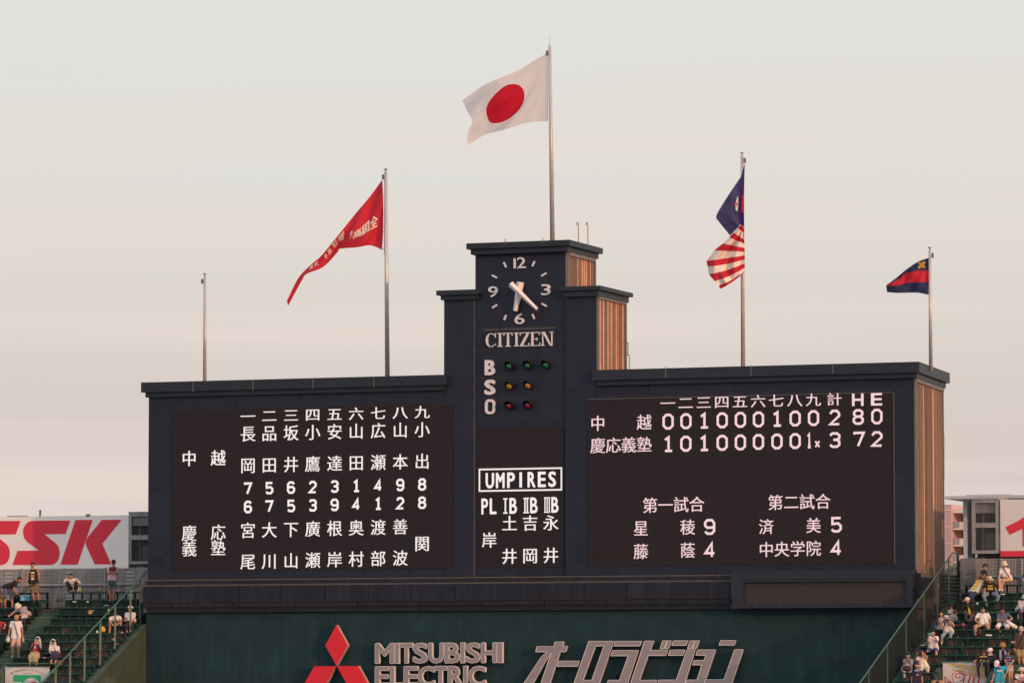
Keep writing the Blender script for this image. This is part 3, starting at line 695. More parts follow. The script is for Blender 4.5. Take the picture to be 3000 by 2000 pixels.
K = [
 [(425, 333), (513, 333), (497, 375), (547, 375), (527, 430), (474, 430), (385, 705), (368, 758), (280, 758), (297, 700), (388, 437), (330, 525), (288, 600), (196, 758), (105, 758), (215, 592), (285, 485), (347, 431), (232, 431), (245, 378), (410, 378)],
 [(460, 522), (665, 522), (645, 573), (440, 573)],
 ([(755, 327), (1000, 327), (853, 760), (603, 760)], [(822, 373), (905, 373), (785, 710), (697, 710)]),
 [(1017, 327), (1277, 327), (1258, 373), (1002, 373)],
 [(992, 417), (1245, 417), (1133, 760), (930, 760), (947, 710), (1058, 710), (1143, 470), (970, 470)],
 [(1305, 325), (1395, 325), (1360, 415), (1532, 415), (1513, 467), (1340, 467), (1253, 710), (1425, 710), (1408, 760), (1160, 760)],
 [(1483, 322), (1523, 322), (1497, 400), (1457, 400)], [(1531, 322), (1568, 322), (1540, 400), (1504, 400)],
 [(1590, 322), (1733, 322), (1713, 367), (1570, 367)], [(1557, 413), (1703, 413), (1685, 465), (1537, 465)],
 [(1722, 411), (1803, 411), (1693, 760), (1430, 760), (1447, 708), (1617, 708)],
 [(1753, 322), (1795, 322), (1767, 398), (1727, 398)], [(1803, 322), (1843, 322), (1815, 398), (1775, 398)],
 [(1828, 411), (2003, 411), (1886, 760), (1700, 760), (1717, 708), (1820, 708), (1868, 560), (1777, 560), (1792, 515), (1888, 515), (1907, 465), (1810, 465)],
 [(2053, 320), (2203, 320), (2185, 365), (2037, 365)], [(2192, 408), (2275, 408), (2158, 758), (1890, 758), (1908, 705), (2085, 705)]]
for i, p in enumerate(K):
    hole = None
    if isinstance(p, tuple): p, h_ = p; hole = pxpoly([(1500 + x * .29762, 1780 + y * .29762) for x, y in h_], LY)
    prism(pxpoly([(1500 + x * .29762, 1780 + y * .29762) for x, y in p], LY), LY - .002 * (i % 2), LY + .13, 'stroke', LETF, ks, hole=hole, rim=LETR, rimr=.013)
for px in (1600, 1800, 2000):
    q = at(px, 1950, LY); MB().box(q.x - .03, q.x + .03, LY + .135, -.021, q.z - 1.0, q.z - .3).build('bracket', HOOD, ks)

# ------------------------------------------------------------------ flagpoles and flags
def pole(px, pyt, pyb, Y, wpx, label, dx=0, finial='cap', pulley=-1, zbase=None):
    a = at(px, pyt, Y); c = at(px + dx, pyb, Y); zb = zbase if zbase else c.z
    sc = (at(px + 1, pyt, Y) - a).length; r = wpx * sc / 2 * 1.12
    d = (c - a); bot = a + d * ((a.z - zb) / (a.z - c.z))
    t = thing('flagpole', bot, label, 'flagpole', 'flagpoles on the scoreboard roof')
    MB().tube(bot, a - Vector((0, 0, .12)), r * 1.08, r * .72, 12).build('shaft', POLE, t, True)
    if finial == 'cap': MB().lathe(a, [(.025, -.13), (.025, -.05), (.075, -.03), (.085, .0), (.03, .025)], 12).build('finial', POLE, t, True)
    else:
        MB().lathe(a, [(.05, -.13), (.06, -.06), (.03, 0)], 10).build('finial', POLE, t)
        MB().tube(a, a + Vector((0, 0, .32)), .012, .008).build('lightning_rod', POLE, t)
    MB().box(a.x + pulley * .11 - .035, a.x + pulley * .11 + .035, Y - .04, Y + .03, a.z - .40, a.z - .22).build('pulley', GREYTRIM, t)
    return t, a, r
ZR = 23.7
pole(600, 801, 1115, 3.4, 8.5, 'shortest plain flagpole without any flag above the left wing', 0, zbase=ZR)
p2 = pole(1130, 495, 1100, 3.6, 11, 'flagpole left of the clock tower carrying the long red pennant', 5, zbase=ZR)
p3 = pole(1610.5, 132, 702, 1.6, 11, 'tallest flagpole on top of the clock tower carrying the sun flag', 8, finial='rod', zbase=28.9)
p4 = pole(2174, 447, 1072, 3.4, 10.5, 'flagpole above the right wing carrying the purple and striped flags', 3, pulley=1, zbase=ZR)
p5 = pole(2724, 724, 1072, 2.0, 9.5, 'flagpole at the right end carrying the small navy and red flag', 3, pulley=1, zbase=ZR)
def catmull(P, t):
    n = len(P) - 1; t = min(max(t, 0), .999999) * n; i = int(t); f = t - i
    g_ = lambda k: Vector(P[min(max(k, 0), n)]) if 0 <= k <= n else (Vector(P[0]) * 2 - Vector(P[1]) if k < 0 else Vector(P[n]) * 2 - Vector(P[n - 1]))
    a, b_, c, d = g_(i - 1), g_(i), g_(i + 1), g_(i + 2)
    return .5 * ((2 * b_) + (c - a) * f + (2 * a - 5 * b_ + 4 * c - d) * f * f + (3 * b_ - a - 3 * c + d) * f ** 3)
def lerpP(P, t):
    n = len(P) - 1; t = min(max(t, 0), .999999) * n; i = int(t); f = t - i
    return Vector(P[i]).lerp(Vector(P[i + 1]), f)
def flag(name, label, grid, k, o, Y, wave, nu=56, nv=28, mats=None, mfun=None, uvm=None, cat='flag', lin=False, cr=None):
    """grid[u][v] = (x, y) from hoist to fly, top to bottom"""
    cr = cr or (lambda u, v: (u, v))
    def fn(u, v, off=0):
        f2 = lerpP if lin else catmull
        q = f2([f2(c, v) for c in grid], u); dy = wave(u, v) - off
        return at(o[0] + q.x * k, o[1] + q.y * k, Y + dy)
    h = fn(0, .5)
    V = [fn(i / nu, j / nv) for i in range(nu + 1) for j in range(nv + 1)]
    F = [(i * (nv + 1) + j, i * (nv + 1) + j + 1, (i + 1) * (nv + 1) + j + 1, (i + 1) * (nv + 1) + j) for i in range(nu) for j in range(nv)]
    t = mesh(name, [p - h for p in V], F, mats, None, True); t.location = h
    tag(t, label, cat)
    if mfun:
        for n_, p in enumerate(t.data.polygons): p.material_index = mfun(((n_ // nv) + .5) / nu, ((n_ % nv) + .5) / nv)
    if uvm:
        uv = t.data.uv_layers.new(name='UVMap')
        for p in t.data.polygons:
            for li in p.loop_indices:
                vi = t.data.loops[li].vertex_index; uv.data[li].uv = ((vi // (nv + 1)) / nu, 1 - (vi % (nv + 1)) / nv)
    return t, fn
# white flag with red disc: disc printed through the UV map
m = mat('flag_white_red', (.82, .78, .77), .8, .02, 3, trans=.45)
t_ = m.node_tree; uvn = t_.nodes.new('ShaderNodeUVMap'); mp_ = t_.nodes.new('ShaderNodeMapping'); mp_.inputs['Location'].default_value = (-.5 * 1.5, -.5, 0); mp_.inputs['Scale'].default_value = (1.5, 1, 0)
t_.links.new(uvn.outputs[0], mp_.inputs[0]); ln = t_.nodes.new('ShaderNodeVectorMath'); ln.operation = 'LENGTH'; t_.links.new(mp_.outputs[0], ln.inputs[0])
lt = t_.nodes.new('ShaderNodeMath'); lt.operation = 'LESS_THAN'; lt.inputs[1].default_value = .345; t_.links.new(ln.outputs['Value'], lt.inputs[0])
mi = t_.nodes.new('ShaderNodeMix'); mi.data_type = 'RGBA'; t_.links.new(lt.outputs[0], mi.inputs[0]); mi.inputs[7].default_value = (.62, .012, .035, 1)
src = [l for l in t_.links if l.to_node.type == 'BSDF_PRINCIPLED' and l.to_socket.name == 'Base Color'][0].from_socket
t_.links.new(src, mi.inputs[6])
for nd in t_.nodes:
    if nd.type == 'BSDF_PRINCIPLED': t_.links.new(mi.outputs[2], nd.inputs['Base Color'])
    if nd.type == 'BSDF_TRANSLUCENT': t_.links.new(mi.outputs[2], nd.inputs[0])
JG = [[(1197, 285), (1198, 500), (1199, 720), (1200, 940), (1200, 1155)], [(985, 405), (985, 620), (975, 820), (960, 1000), (935, 1176)],
      [(815, 510), (790, 740), (755, 925), (705, 1090), (640, 1265)], [(620, 592), (590, 790), (545, 960), (490, 1130), (410, 1325)],
      [(370, 705), (365, 880), (350, 1030), (345, 1200), (285, 1392)], [(105, 888), (165, 1020), (232, 1160), (178, 1290), (170, 1465)]]
def jw(u, v):
    th = math.atan2(v * 1.0, u * 1.5 + .02); rd = math.hypot(u * 1.5, v)
    return -.85 * u + rd * (.085 * math.sin(8.5 * th + 1.2) + .028 * math.sin(23 * th)) * min(1, 3 * u) + .16 * math.sin(6.5 * (u + .35 * v) + .6) * u + .035 * math.sin(17 * (u + .25 * v)) * u * u + .10 * max(0, u - .8) * math.sin(9 * v) * 4
flag('sun_flag', 'white flag with large red disc flying left from the tallest pole', JG, .22959, (1330, 90), 1.6, jw, 84, 44, m, uvm=True)
# long red pennant
FR = mat('flag_red', (.68, .032, .055), .8, .05, 3, trans=.4)
PG = [[(1070, 165), (1078, 345), (1080, 530), (1078, 715), (1067, 897)], [(945, 335), (955, 480), (960, 610), (960, 740), (945, 852)], [(830, 472), (840, 600), (850, 700), (840, 800), (800, 872)],
      [(725, 600), (722, 690), (710, 770), (680, 840), (625, 888)], [(560, 805), (575, 830), (590, 855), (600, 880), (600, 925)], [(430, 960), (438, 985), (446, 1015), (450, 1050), (450, 1078)],
      [(310, 1065), (306, 1090), (303, 1115), (298, 1135), (282, 1148)], [(190, 1195), (196, 1204), (203, 1214), (210, 1222), (222, 1230)], [(72, 1430), (76, 1445), (80, 1460), (82, 1470), (86, 1482)]]
def pw(u, v): return -.7 * u + .10 * math.sin(11 * u + 3 * v) * min(1, 4 * u) + .09 * math.sin(24 * u - 8 * v) * (1 - u) + .12 * v * math.sin(13 * u + 1)
pn, pf = flag('pennant', 'long narrow red pennant with white characters trailing down to the left', PG, .28059, (820, 480), 3.6, pw, 96, 20, FR)
FWH = mat('flag_print_white', (.80, .72, .66), .8, .03)
tb = MB()
for ch, u0, u1, v0, v1 in (('全', .060, .145, .41, .63), ('国', .155, .235, .41, .63), ('高', .245, .325, .40, .63), ('校', .335, .36, .32, .58), ('野', .42, .47, .10, .50), ('球', .48, .525, .05, .55), ('選', .54, .57, .15, .6), ('手', .58, .605, .2, .6), ('大', .66, .70, .15, .55), ('会', .71, .745, .1, .5)):
    vs, fs = glyph(ch, .012)
    ax, bx = min(p[0] for p in vs), max(p[0] for p in vs); ay, by = min(p[1] for p in vs), max(p[1] for p in vs)
    tb = MB()
    for sx in ((-.016, 0, .016) if u1 < .34 else (-.008, .008)):
        tb.add([pf(u0 + (p[0] + sx - ax) / (bx - ax) * (u1 - u0), v1 - (p[1] - ay) / (by - ay) * (v1 - v0), .03 + sx * .1) - pn.location for p in vs], fs)
    o = tb.build('printed_character', FWH); o.parent = pn
rp = MB()
for v in (0, .25, .5, .75, 1):
    q = pf(0, v); rp.tube(q, q + Vector((.10, 0, .03)), .012, n=5)
rp.tube(pf(0, 0) + Vector((.09, 0, .3)), pf(0, 1) + Vector((.09, 0, -.2)), .01, n=5); o = MB(); o.v = [tuple(Vector(p) - pn.location) for p in rp.v]; o.f = rp.f; o = o.build('tie_rope', ROPE); o.parent = pn
# purple flag and striped flag on one pole
PUR = mat('flag_purple', (.105, .085, .19), .85, .06, 3, trans=.4); PURD = mat('flag_deep_purple', (.05, .018, .16), .85, .05, trans=.3)
BG = [[(530, 165), (524, 400), (522, 560), (522, 700), (524, 822)], [(508, 240), (490, 400), (474, 560), (464, 700), (488, 795)], [(495, 290), (445, 430), (420, 590), (420, 740), (460, 825)],
      [(480, 320), (370, 490), (335, 620), (340, 770), (425, 860)], [(440, 385), (300, 592), (238, 712), (268, 768), (380, 907)]]
def bw(u, v): return -.25 * math.sin(3.0 * u + .4) + .06 * math.sin(12 * u + 7 * v) + .05 * math.sin(25 * u * v)
bf, bfn = flag('purple_flag', 'limp purple flag hanging at the top of the right wing pole', BG, .28695, (2030, 430), 3.15, bw, 40, 30, [PUR, PURD], lambda u, v: 1 if u < .27 else 0)
def patch(fl, fn_, pts, m_, k, o_, Y, nm='emblem'):
    V = [at(o_[0] + x * k, o_[1] + y * k, Y) - fl.location for x, y in pts]; q = mesh(nm, V, [tuple(range(len(V)))], m_); q.parent = fl; return q
patch(bf, bfn, [(500, 503), (523, 488), (523, 680), (498, 665)], FR, .28695, (2030, 430), 2.75)
patch(bf, bfn, [(462, 500), (464, 600), (456, 655), (437, 650), (434, 590), (446, 530)], FWH, .28695, (2030, 430), 2.72)
patch(bf, bfn, [(455, 562), (460, 600), (452, 602), (440, 590)], FR, .28695, (2030, 430), 2.70)
patch(bf, bfn, [(435, 570), (432, 605), (400, 590)], FR, .28695, (2030, 430), 2.73)
SB_ = [((490, 797), (524, 828)), ((458, 828), (526, 882)), ((415, 875), (526, 952)), ((370, 925), (527, 990)), ((305, 988), (528, 1033)), ((215, 1057), (529, 1072)), ((137, 1165), (530, 1110)), ((150, 1222), (530, 1147)), ((162, 1302), (530, 1188)), ((222, 1372), (530, 1235)), ((262, 1418), (530, 1270)), ((280, 1452), (530, 1278))]
SGr = [[(r[0] + (l[0] - r[0]) * u, r[1] + (l[1] - r[1]) * u + 14 * math.sin(math.pi * u) * (i > 6)) for i, (l, r) in enumerate(SB_)] for u in (0, .25, .5, .75, 1)]
def sw(u, v): return -.45 * u + .09 * math.sin(13 * u + 2 * v) * min(1, 5 * u) + .05 * math.sin(22 * u - 12 * v)
flag('striped_flag', 'red and white striped flag folded below the purple one on the same pole', SGr, .28695, (2030, 430), 3.2, sw, 40, 44, [FR, FWH], lambda u, v: int(v * 11) % 2, lin=True)
# small navy / red flag
NAV = mat('flag_navy', (.035, .045, .12), .85, .06, trans=.3)
NG = [[(562, 205), (562, 338), (562, 472), (562, 610)], [(440, 252), (445, 347), (440, 474), (445, 588)], [(320, 332), (318, 372), (330, 480), (330, 588)], [(215, 420), (232, 440), (235, 505), (220, 590)], [(98, 505), (100, 510), (98, 520), (108, 582)]]
nf, nfn = flag('club_flag', 'small navy and red banded flag with yellow cross emblem', NG, .26775, (2570, 700), 2.0, lambda u, v: -.4 * u + .08 * math.sin(10 * u + 4 * v) + .05 * math.sin(23 * u - 9 * v), 40, 24, [NAV, FR], lambda u, v: 1 if 1 / 3 < v < 2 / 3 else 0)
YEL = mat('flag_yellow', (.62, .33, .04), .7, .04)
patch(nf, nfn, [(444, 255), (470, 255), (527, 300), (524, 318), (500, 320)], YEL, .26775, (2570, 700), 1.72)
patch(nf, nfn, [(500, 248), (525, 242), (526, 268), (465, 324), (445, 322), (446, 305)], YEL, .26775, (2570, 700), 1.71)

# roof ladders, handrails
LADM = mat('galvanised_pipe', (.36, .31, .28), .4, .1, metal=.5)
ld = thing('roof_ladder_rails', (at(1700, 705, 2.6).x, 2.6, 28.9), 'pair of thin hooked ladder rails standing on the clock tower roof', 'ladder')
for cx_ in (1163, 1235):
    pts = [(cx_, 170), (cx_ - 1, 25), (cx_ - 3, 10), (cx_ - 8, 6), (cx_ - 13, 12), (cx_ - 14, 26)]
    MB().path([cp2(x, y, 2.6) for x, y in pts], .022).build('hooked_rail', LADM, ld)
ld = thing('roof_handrail', (at(1838, 1080, 3.4).x, 3.4, 23.9), 'small bent steel handrail behind the right shoulder of the tower', 'handrail')
MB().path([cp2(x, y, 3.5) for x, y in ((1524, 1130), (1524, 925), (1542, 925), (1542, 1015), (1552, 1022), (1552, 1130))], .022).build('rail', LADM, ld)
MB().path([cp2(x, y, 3.5) for x, y in ((1524, 1020), (1542, 1018))], .018).build('rung', LADM, ld)
# ------------------------------------------------------------------ the two banks of seats beside the board
SEATG = mat('seat_green', (.010, .034, .028), .5, .2, 6, rnd=.12, spec=.3)
BACKG = mat('back_green', (.008, .023, .020), .65, .3, 5, rnd=.15, spec=.2)
SEATW = mat('seat_worn', (.036, .029, .025), .75, .35, 5, rnd=.3)
FRAMEG = mat('frame_green', (.013, .050, .042), .5, .2, 5)
BOLT = mat('seat_bolt', (.40, .36, .26), .4)
TAG = mat('seat_number_tag', (.40, .20, .07), .6)
CONC = mat('stand_concrete', (.075, .062, .056), .9, .3, 2.5)
STEPG = mat('step_green_paint', (.060, .110, .085), .85, .22, 3, rnd=.08, streak=.2)
STEPE = mat('step_edge', (.14, .19, .15), .85, .2, 4)
WALLG = mat('stand_wall_green', (.060, .085, .068), .8, .2, 1.5, streak=.3)
WALLO = mat('stand_wall_olive', (.040, .062, .046), .85, .15, 1.5, streak=.12)
RAILG = mat('handrail_green', (.060, .14, .125), .45, .1, 3)
POSTY = mat('rail_post_weathered', (.16, .22, .15), .6, .15, 3)
GREY1 = mat('steel_grey', (.30, .30, .32), .6, .12, 2, streak=.2)
GREY2 = mat('concrete_grey', (.17, .17, .18), .85, .15, 1.2, streak=.2)
WIRE = mat('fence_wire', (.55, .53, .53), .5, .05)
DARK = mat('dark_interior', (.030, .032, .040), .9, .3, 1.5)
WHITE = mat('sign_white', (.84, .83, .84), .6, .03, 1)
SSKR = mat('sign_red', (.70, .040, .075), .6, .04, 1)
PIPE = mat('grey_duct', (.105, .105, .115), .5, .15, 2)

def zline(k): return H + 2.75 - .311 * (k - 3) + (.11 if k < 3 else 0)
def yrow(k): return 1.9 - .65 * k
def ztread(k): return zline(k) - .68
YF = 2.6                            # fence behind the top row
XA0 = at(149, 1830, yrow(3)).x      # left edge of the block beside the board
XA1 = at(118, 1775, yrow(1)).x      # right edge of the block beyond the aisle
XWL, XWR = XL - .02, None
XWALLR = at(2707, 1862, -1.27).x
SL2 = .062
def xw(y): return XWALLR + (y + 1.27) * SL2
XB1 = at(2968, 1880, yrow(6)).x     # right edge of the right block, then the aisle
XV0, XV1 = at(8, 1938, yrow(9)).x, at(160, 1938, yrow(9)).x        # left entrance pit
XQ0, XQ1 = at(2752, 1925, yrow(9)).x, at(2912, 1925, yrow(9)).x    # right entrance pit
NR = 15
def terrace(name, x0, x1, pit):
    b = MB()
    for k in range(NR):
        ya, yb = yrow(k) - .54, yrow(k) + .11
        if k == 0: yb = YF + 6
        segs = [(x0, x1)] if k < 9 else [(x0, pit[0]), (pit[1], x1)]
        for a, c in segs: b.box(a, c, ya, yb, ztread(k) - 1.2, ztread(k))
    for a, c in [(x0, pit[0]), (pit[1], x1)]: b.box(a, c, yrow(NR - 1) - .54, yrow(9), ztread(NR) - 4, ztread(NR - 1) - .5)
    tag(b.build(name, CONC), kind='structure')
XLL, XRR = XA1 - 9, XB1 + 8
terrace('terrace', XLL, XL - .05, (XV0, XV1)); terrace('terrace', XWALLR - .35, XRR, (XQ0, XQ1))
# aisle steps
def aisle(x0, x1, k0, label):
    t = thing('aisle_stairs', ((x0 + x1) / 2, yrow(k0), ztread(k0)), label, 'stairs')
    for k in range(k0, NR):
        for h in (0, 1):
            zt_ = ztread(k) + (.155 if h else 0) + .012; y0 = yrow(k) - .575 + (.36 if h else 0)
            b = MB().box(x0 + .01, x1 - .01, y0, yrow(k) + .105, zt_ - .33, zt_ - .02); b.build('step', STEPG, t)
            MB().box(x0 + .01, x1 - .01, y0 - .012, yrow(k) + .11, zt_ - .0195, zt_).build('step_edge', STEPE, t)
aisle(XA1 + .03, XA0 - .03, 1, 'green painted concrete stairs between the two left seat blocks')
aisle(XB1 + .06, XB1 + 1.0, 1, 'green painted concrete stairs at the right frame edge beside the right seat block')
tag(MB().box(XA1 + .03, XA0 - .03, yrow(1) + .13, YF - .1, ztread(0) - .3, ztread(0) + .012).build('landing', STEPG), kind='structure')

# seats: one prototype set of meshes shared by all
SW = .385
def seat_meshes():
    b = MB(); w_ = SW / 2 - .004       # seat pan with a rolled front edge
    prof = [(-.39, -.335), (-.40, -.30), (-.37, -.285), (-.20, -.30), (-.04, -.29), (-.04, -.315), (-.20, -.325), (-.36, -.325)]
    n = len(prof); V = [(x, y, z) for x in (-w_, w_) for y, z in prof]
    b.add(V, [tuple(range(n))[::-1], tuple(range(n, 2 * n))] + [(i, (i + 1) % n, (i + 1) % n + n, i + n) for i in range(n)])
    pan = b
    c = MB(); V = []; nx = 5         # dished backrest with a dipped top edge
    for i in range(nx):
        x = -w_ + 2 * w_ * i / (nx - 1); u = abs(i - 2) / 2; d = .012 * (1 - u * u)
        V += [(x, -.03 + d, -.27), (x, .02 + d, -.01 - .008 * (1 - u * u)), (x, .045 + d, -.01 - .008 * (1 - u * u)), (x, .0 + d, -.27)]
    F = []
    for i in range(nx - 1):
        for j in range(4): F.append((4 * i + j, 4 * i + 4 + j, 4 * i + 4 + (j + 1) % 4, 4 * i + (j + 1) % 4))
    F += [(3, 2, 1, 0), (4 * nx - 4, 4 * nx - 3, 4 * nx - 2, 4 * nx - 1)]
    c.add(V, F)
    return pan, c
pan_mb, back_mb = seat_meshes()
def dat(mb, nm, m):
    me = bpy.data.meshes.new(nm); me.from_pydata(mb.v, [], mb.f); me.materials.append(m); me.update(); return me
PAN, BACK = dat(pan_mb, 'seat_pan', SEATG), dat(back_mb, 'seat_back', BACKG)
BACKW = dat(back_mb, 'seat_back', SEATW)
LEG = dat(MB().box(-.02, .02, -.30, -.27, -.67, -.33).box(-.02, .02, -.27, -.05, -.37, -.33).box(-.02, .02, -.05, -.02, -.67, -.28), 'seat_leg', FRAMEG)
POSTM = dat(MB().box(-.028, .028, -.05, -.0, -.67, .02).box(-.028, .028, -.40, -.05, -.35, -.29), 'row_post', FRAMEG)
BOLTM = dat(MB().lathe((0, .02, .012), [(.014, -.01), (.017, .005), (.008, .014)], 6), 'bolt', BOLT)
TAGM = dat(MB().box(-.009, .009, -.034, -.026, -.26, -.205), 'number_tag', TAG)
rnd = random.Random(3)
def seat_row(k, x0, x1, label, grp, back=True):
    n = int(round((x1 - x0) / SW)); x1 = x0 + n * SW
    t = thing('seat_row', ((x0 + x1) / 2, yrow(k), ztread(k)), label, 'seat row', grp)
    def put(nm, me, x, dz=0):
        o = bpy.data.objects.new(nm, me); o.location = (x - t.location.x, 0, zline(k) - t.location.z + dz); o.parent = t; COL.objects.link(o); return o
    for i in range(n):
        x = x0 + (i + .5) * SW
        put('seat', PAN, x)
        if back: put('backrest', BACKW if rnd.random() < (.4 if k > 5 else .2) else BACK, x, rnd.uniform(-.006, .006))
        if back and 4 <= k: put('number_tag', TAGM, x)
        if i < n - 1:
            put('bracket', LEG, x + SW / 2)
            if back: put('bolt', BOLTM, x + SW / 2)
    for i in range(0, n + 1, 4): put('row_post', POSTM, min(x0 + i * SW, x1))
    if (n % 4): put('row_post', POSTM, x1)
    rail = MB().box(x0 - t.location.x, x1 - t.location.x, -.045, .0, -.045, .004) if back else MB().box(x0 - t.location.x, x1 - t.location.x, -.4, .02, -.05, 0).box(x0 - t.location.x, x1 - t.location.x, -.02, .02, -.335, -.30)
    o = rail.build('top_rail', FRAMEG); o.parent = t; o.location = (0, 0, zline(k) - t.location.z)
    if not back:
        for i in range(n + 1): put('row_post', POSTM, x0 + i * SW, -.06)
ORD = ['topmost', 'second', 'third', 'fourth', 'fifth', 'sixth', 'seventh', 'eighth', 'ninth', 'tenth', 'eleventh', 'twelfth', 'thirteenth', 'fourteenth', 'fifteenth']
for k in range(NR):
    seat_row(k, XA0 + .02, XL - .30 if k > 2 else XL - .1, f'{ORD[k]} row from the top of green seats between the left aisle and scoreboard', 'seat rows beside the left end of the board', k > 0) if k < 9 else \
        seat_row(k, XV1 + .16, XL - .30, f'{ORD[k]} row from the top of green seats between the left entrance and sloping wall', 'seat rows beside the left end of the board')
    if k < 9: seat_row(k, XA1 - 7 * SW, XA1, f'{ORD[k]} row from the top of green seats at the left frame edge beyond the aisle', 'seat rows at the left edge', k > 0)
    xs_ = xw(yrow(k)) + .35
    if k < 9: seat_row(k, at(2832, 1715, 1.9).x if k < 2 else xs_ + (.5 if k < 4 else 0), XB1, f'{ORD[k]} row from the top of green seats right of the scoreboard', 'seat rows beside the right end of the board', k > 0)
    else: seat_row(k, xs_, XQ0 - .15, f'{ORD[k]} row from the top of green seats left of the right entrance', 'seat rows beside the right end of the board')

# cross walkway kerb in the right block
tag(MB().box(XWALLR + .35, XB1, yrow(3) + .09, yrow(3) + .30, zline(3) - .40, zline(3) + .045).build('walkway_kerb', mat('kerb_green', (.05, .13, .095), .8, .2, 2, streak=.3)), 'long pale green concrete kerb between the third and fourth right seat rows', 'kerb')

# sloping side walls
SLP = .311 / .65
def zwall(y, o=0): return H + 2.5 + y * SLP + o
def slopewall(x0, x1, y0, y1, dz, name, label, side, topm, face=WALLO, sl=0):
    s0 = (y0 + 1.27) * sl; s1 = (y1 + 1.27) * sl
    t = thing(name, ((x0 + x1) / 2, y1, 0), label, 'wall')
    a, c = zwall(y0, dz), zwall(y1, dz)
    mesh('wall', [(x0 + s0, y0, 2), (x1 + s0, y0, 2), (x1 + s1, y1, 2), (x0 + s1, y1, 2), (x0 + s0, y0, a - .03), (x1 + s0, y0, a - .03), (x1 + s1, y1, c - .03), (x0 + s1, y1, c - .03)],
         [(0, 3, 2, 1), (0, 1, 5, 4), (1, 2, 6, 5), (2, 3, 7, 6), (3, 0, 4, 7)], face, t)
    mesh('coping', [(x0 - .01 + s0, y0 - .02, a - .03), (x1 + .012 + s0, y0 - .02, a - .03), (x1 + .012 + s1, y1, c - .03), (x0 - .01 + s1, y1, c - .03), (x0 - .01 + s0, y0 - .02, a), (x1 + .012 + s0, y0 - .02, a), (x1 + .012 + s1, y1, c), (x0 - .01 + s1, y1, c)],
         [(4, 5, 6, 7), (0, 1, 5, 4), (1, 2, 6, 5), (2, 3, 7, 6), (3, 0, 4, 7), (0, 3, 2, 1)], topm, t)
    return t
lw = slopewall(XL - .30, XL - .02, -9.5, -.03, 0, 'sloping_side_wall', 'olive concrete wall sloping down beside the left seats with grey green coping', 1, WALLG)
q = at(1830 * .19133, 1740 + 1070 * .19133, 0); yb0, yb1 = -4.3, -3.0
mesh('stepped_block', [(XL - .02, yb0, zwall(yb0) - .75), (XL + .13, yb0, zwall(yb0) - .75), (XL + .13, yb1, zwall(yb0) - .2), (XL - .02, yb1, zwall(yb0) - .2), (XL - .02, yb0, zwall(yb0) - .02), (XL + .13, yb0, zwall(yb0) - .02), (XL + .13, yb1, zwall(yb0) + .0), (XL - .02, yb1, zwall(yb0) + .0)],
     [(0, 3, 2, 1), (4, 5, 6, 7), (0, 1, 5, 4), (1, 2, 6, 5), (2, 3, 7, 6), (3, 0, 4, 7)], WALLG, lw)
rw = slopewall(XWALLR - .02, XWALLR + .30, -9.5, 1.6, 0, 'sloping_side_wall', 'dark green concrete wall sloping down beside the right seats', 1, mat('wall_dark_green', (.025, .050, .042), .8, .2, 1.5, streak=.3), mat('wall_dark_green', (.025, .050, .042)), sl=SL2)

# handrails on the sloping walls
rl = thing('handrail', (XL - .38, -3, zwall(-3)), 'long green handrail with tall posts sloping down between the left seats and board', 'handrail')
XH = XL - .36
def yof(px, X, z_off=0):            # y where the wall-top line passes the pixel column px
    lo, hi = -12.0, 6.0
    for _ in range(40):
        m_ = (lo + hi) / 2; P = Vector((X(m_) if callable(X) else X, m_, H)); d = P - CAM; xx = 1500 + FPX * d.dot(RT) / d.dot(FW)
        if xx < px: lo = m_
        else: hi = m_
    return (lo + hi) / 2
rh = 1.72
MB().tube((XH, -9.4, zwall(-9.4, rh)), (XH, 1.2, zwall(1.2, rh)), .030, n=10).build('top_rail', RAILG, rl, True)
MB().bar((XH, -9.4, zwall(-9.4, .02)), (XH, .2, zwall(.2, .02)), .05, .07).build('bottom_rail', FRAMEG, rl)
for px in (409, 381, 336, 293, 247, 205, 163):
    y = yof(px, XH)
    MB().box(XH - .028, XH + .028, y - .028, y + .028, zwall(y, -.35), zwall(y, rh - .03)).build('post', RAILG if px == 409 else POSTY, rl)
for y in [-9 + i * .55 for i in range(17)]:
    MB().box(XH - .012, XH + .012, y - .012, y + .012, zwall(y, -.30), zwall(y, .0)).build('short_stud', FRAMEG, rl)
NETM = mat('dark_netting', (.012, .016, .016), .8, .1, alpha=.62)
rr_ = thing('handrail', (XWALLR + .1, -3, zwall(-3)), 'green handrail with dark netting sloping down between the board and right seats', 'handrail')
XH2 = lambda y: xw(y) + .04
r2 = 1.60; yt = 1.85
MB().tube((XH2(-9.4), -9.4, zwall(-9.4, r2)), (XH2(yt), yt, zwall(yt, r2)), .026, n=10).tube((XH2(yt), yt, zwall(yt, r2)), (XH2(yt), yt + .7, zwall(yt, r2)), .026, n=10).build('top_rail', RAILG, rr_, True)
for px in (2655, 2708, 2748, 2782, 2600, 2545):
    y = yof(px, XH2)
    MB().box(XH2(y) - .024, XH2(y) + .024, y - .024, y + .024, zwall(y, -.05), zwall(y, r2 + .04)).build('post', RAILG, rr_)
MB().box(XH2(yt) - .03, XH2(yt) + .03, yt + .66, yt + .72, zwall(yt, -.4), zwall(yt, r2 + .02)).build('post', FRAMEG, rr_)
for yy, nm_ in (([-9.4, -6, -3, -.6], NETM), ([-.6, .9, yt], mat('thin_netting', (.03, .035, .035), .8, .1, alpha=.25))):
    mesh('netting', [(XH2(y), y, zwall(y, e)) for y in yy for e in (.02, r2 - .03)], [(2 * i, 2 * i + 2, 2 * i + 3, 2 * i + 1) for i in range(len(yy) - 1)], nm_, rr_)

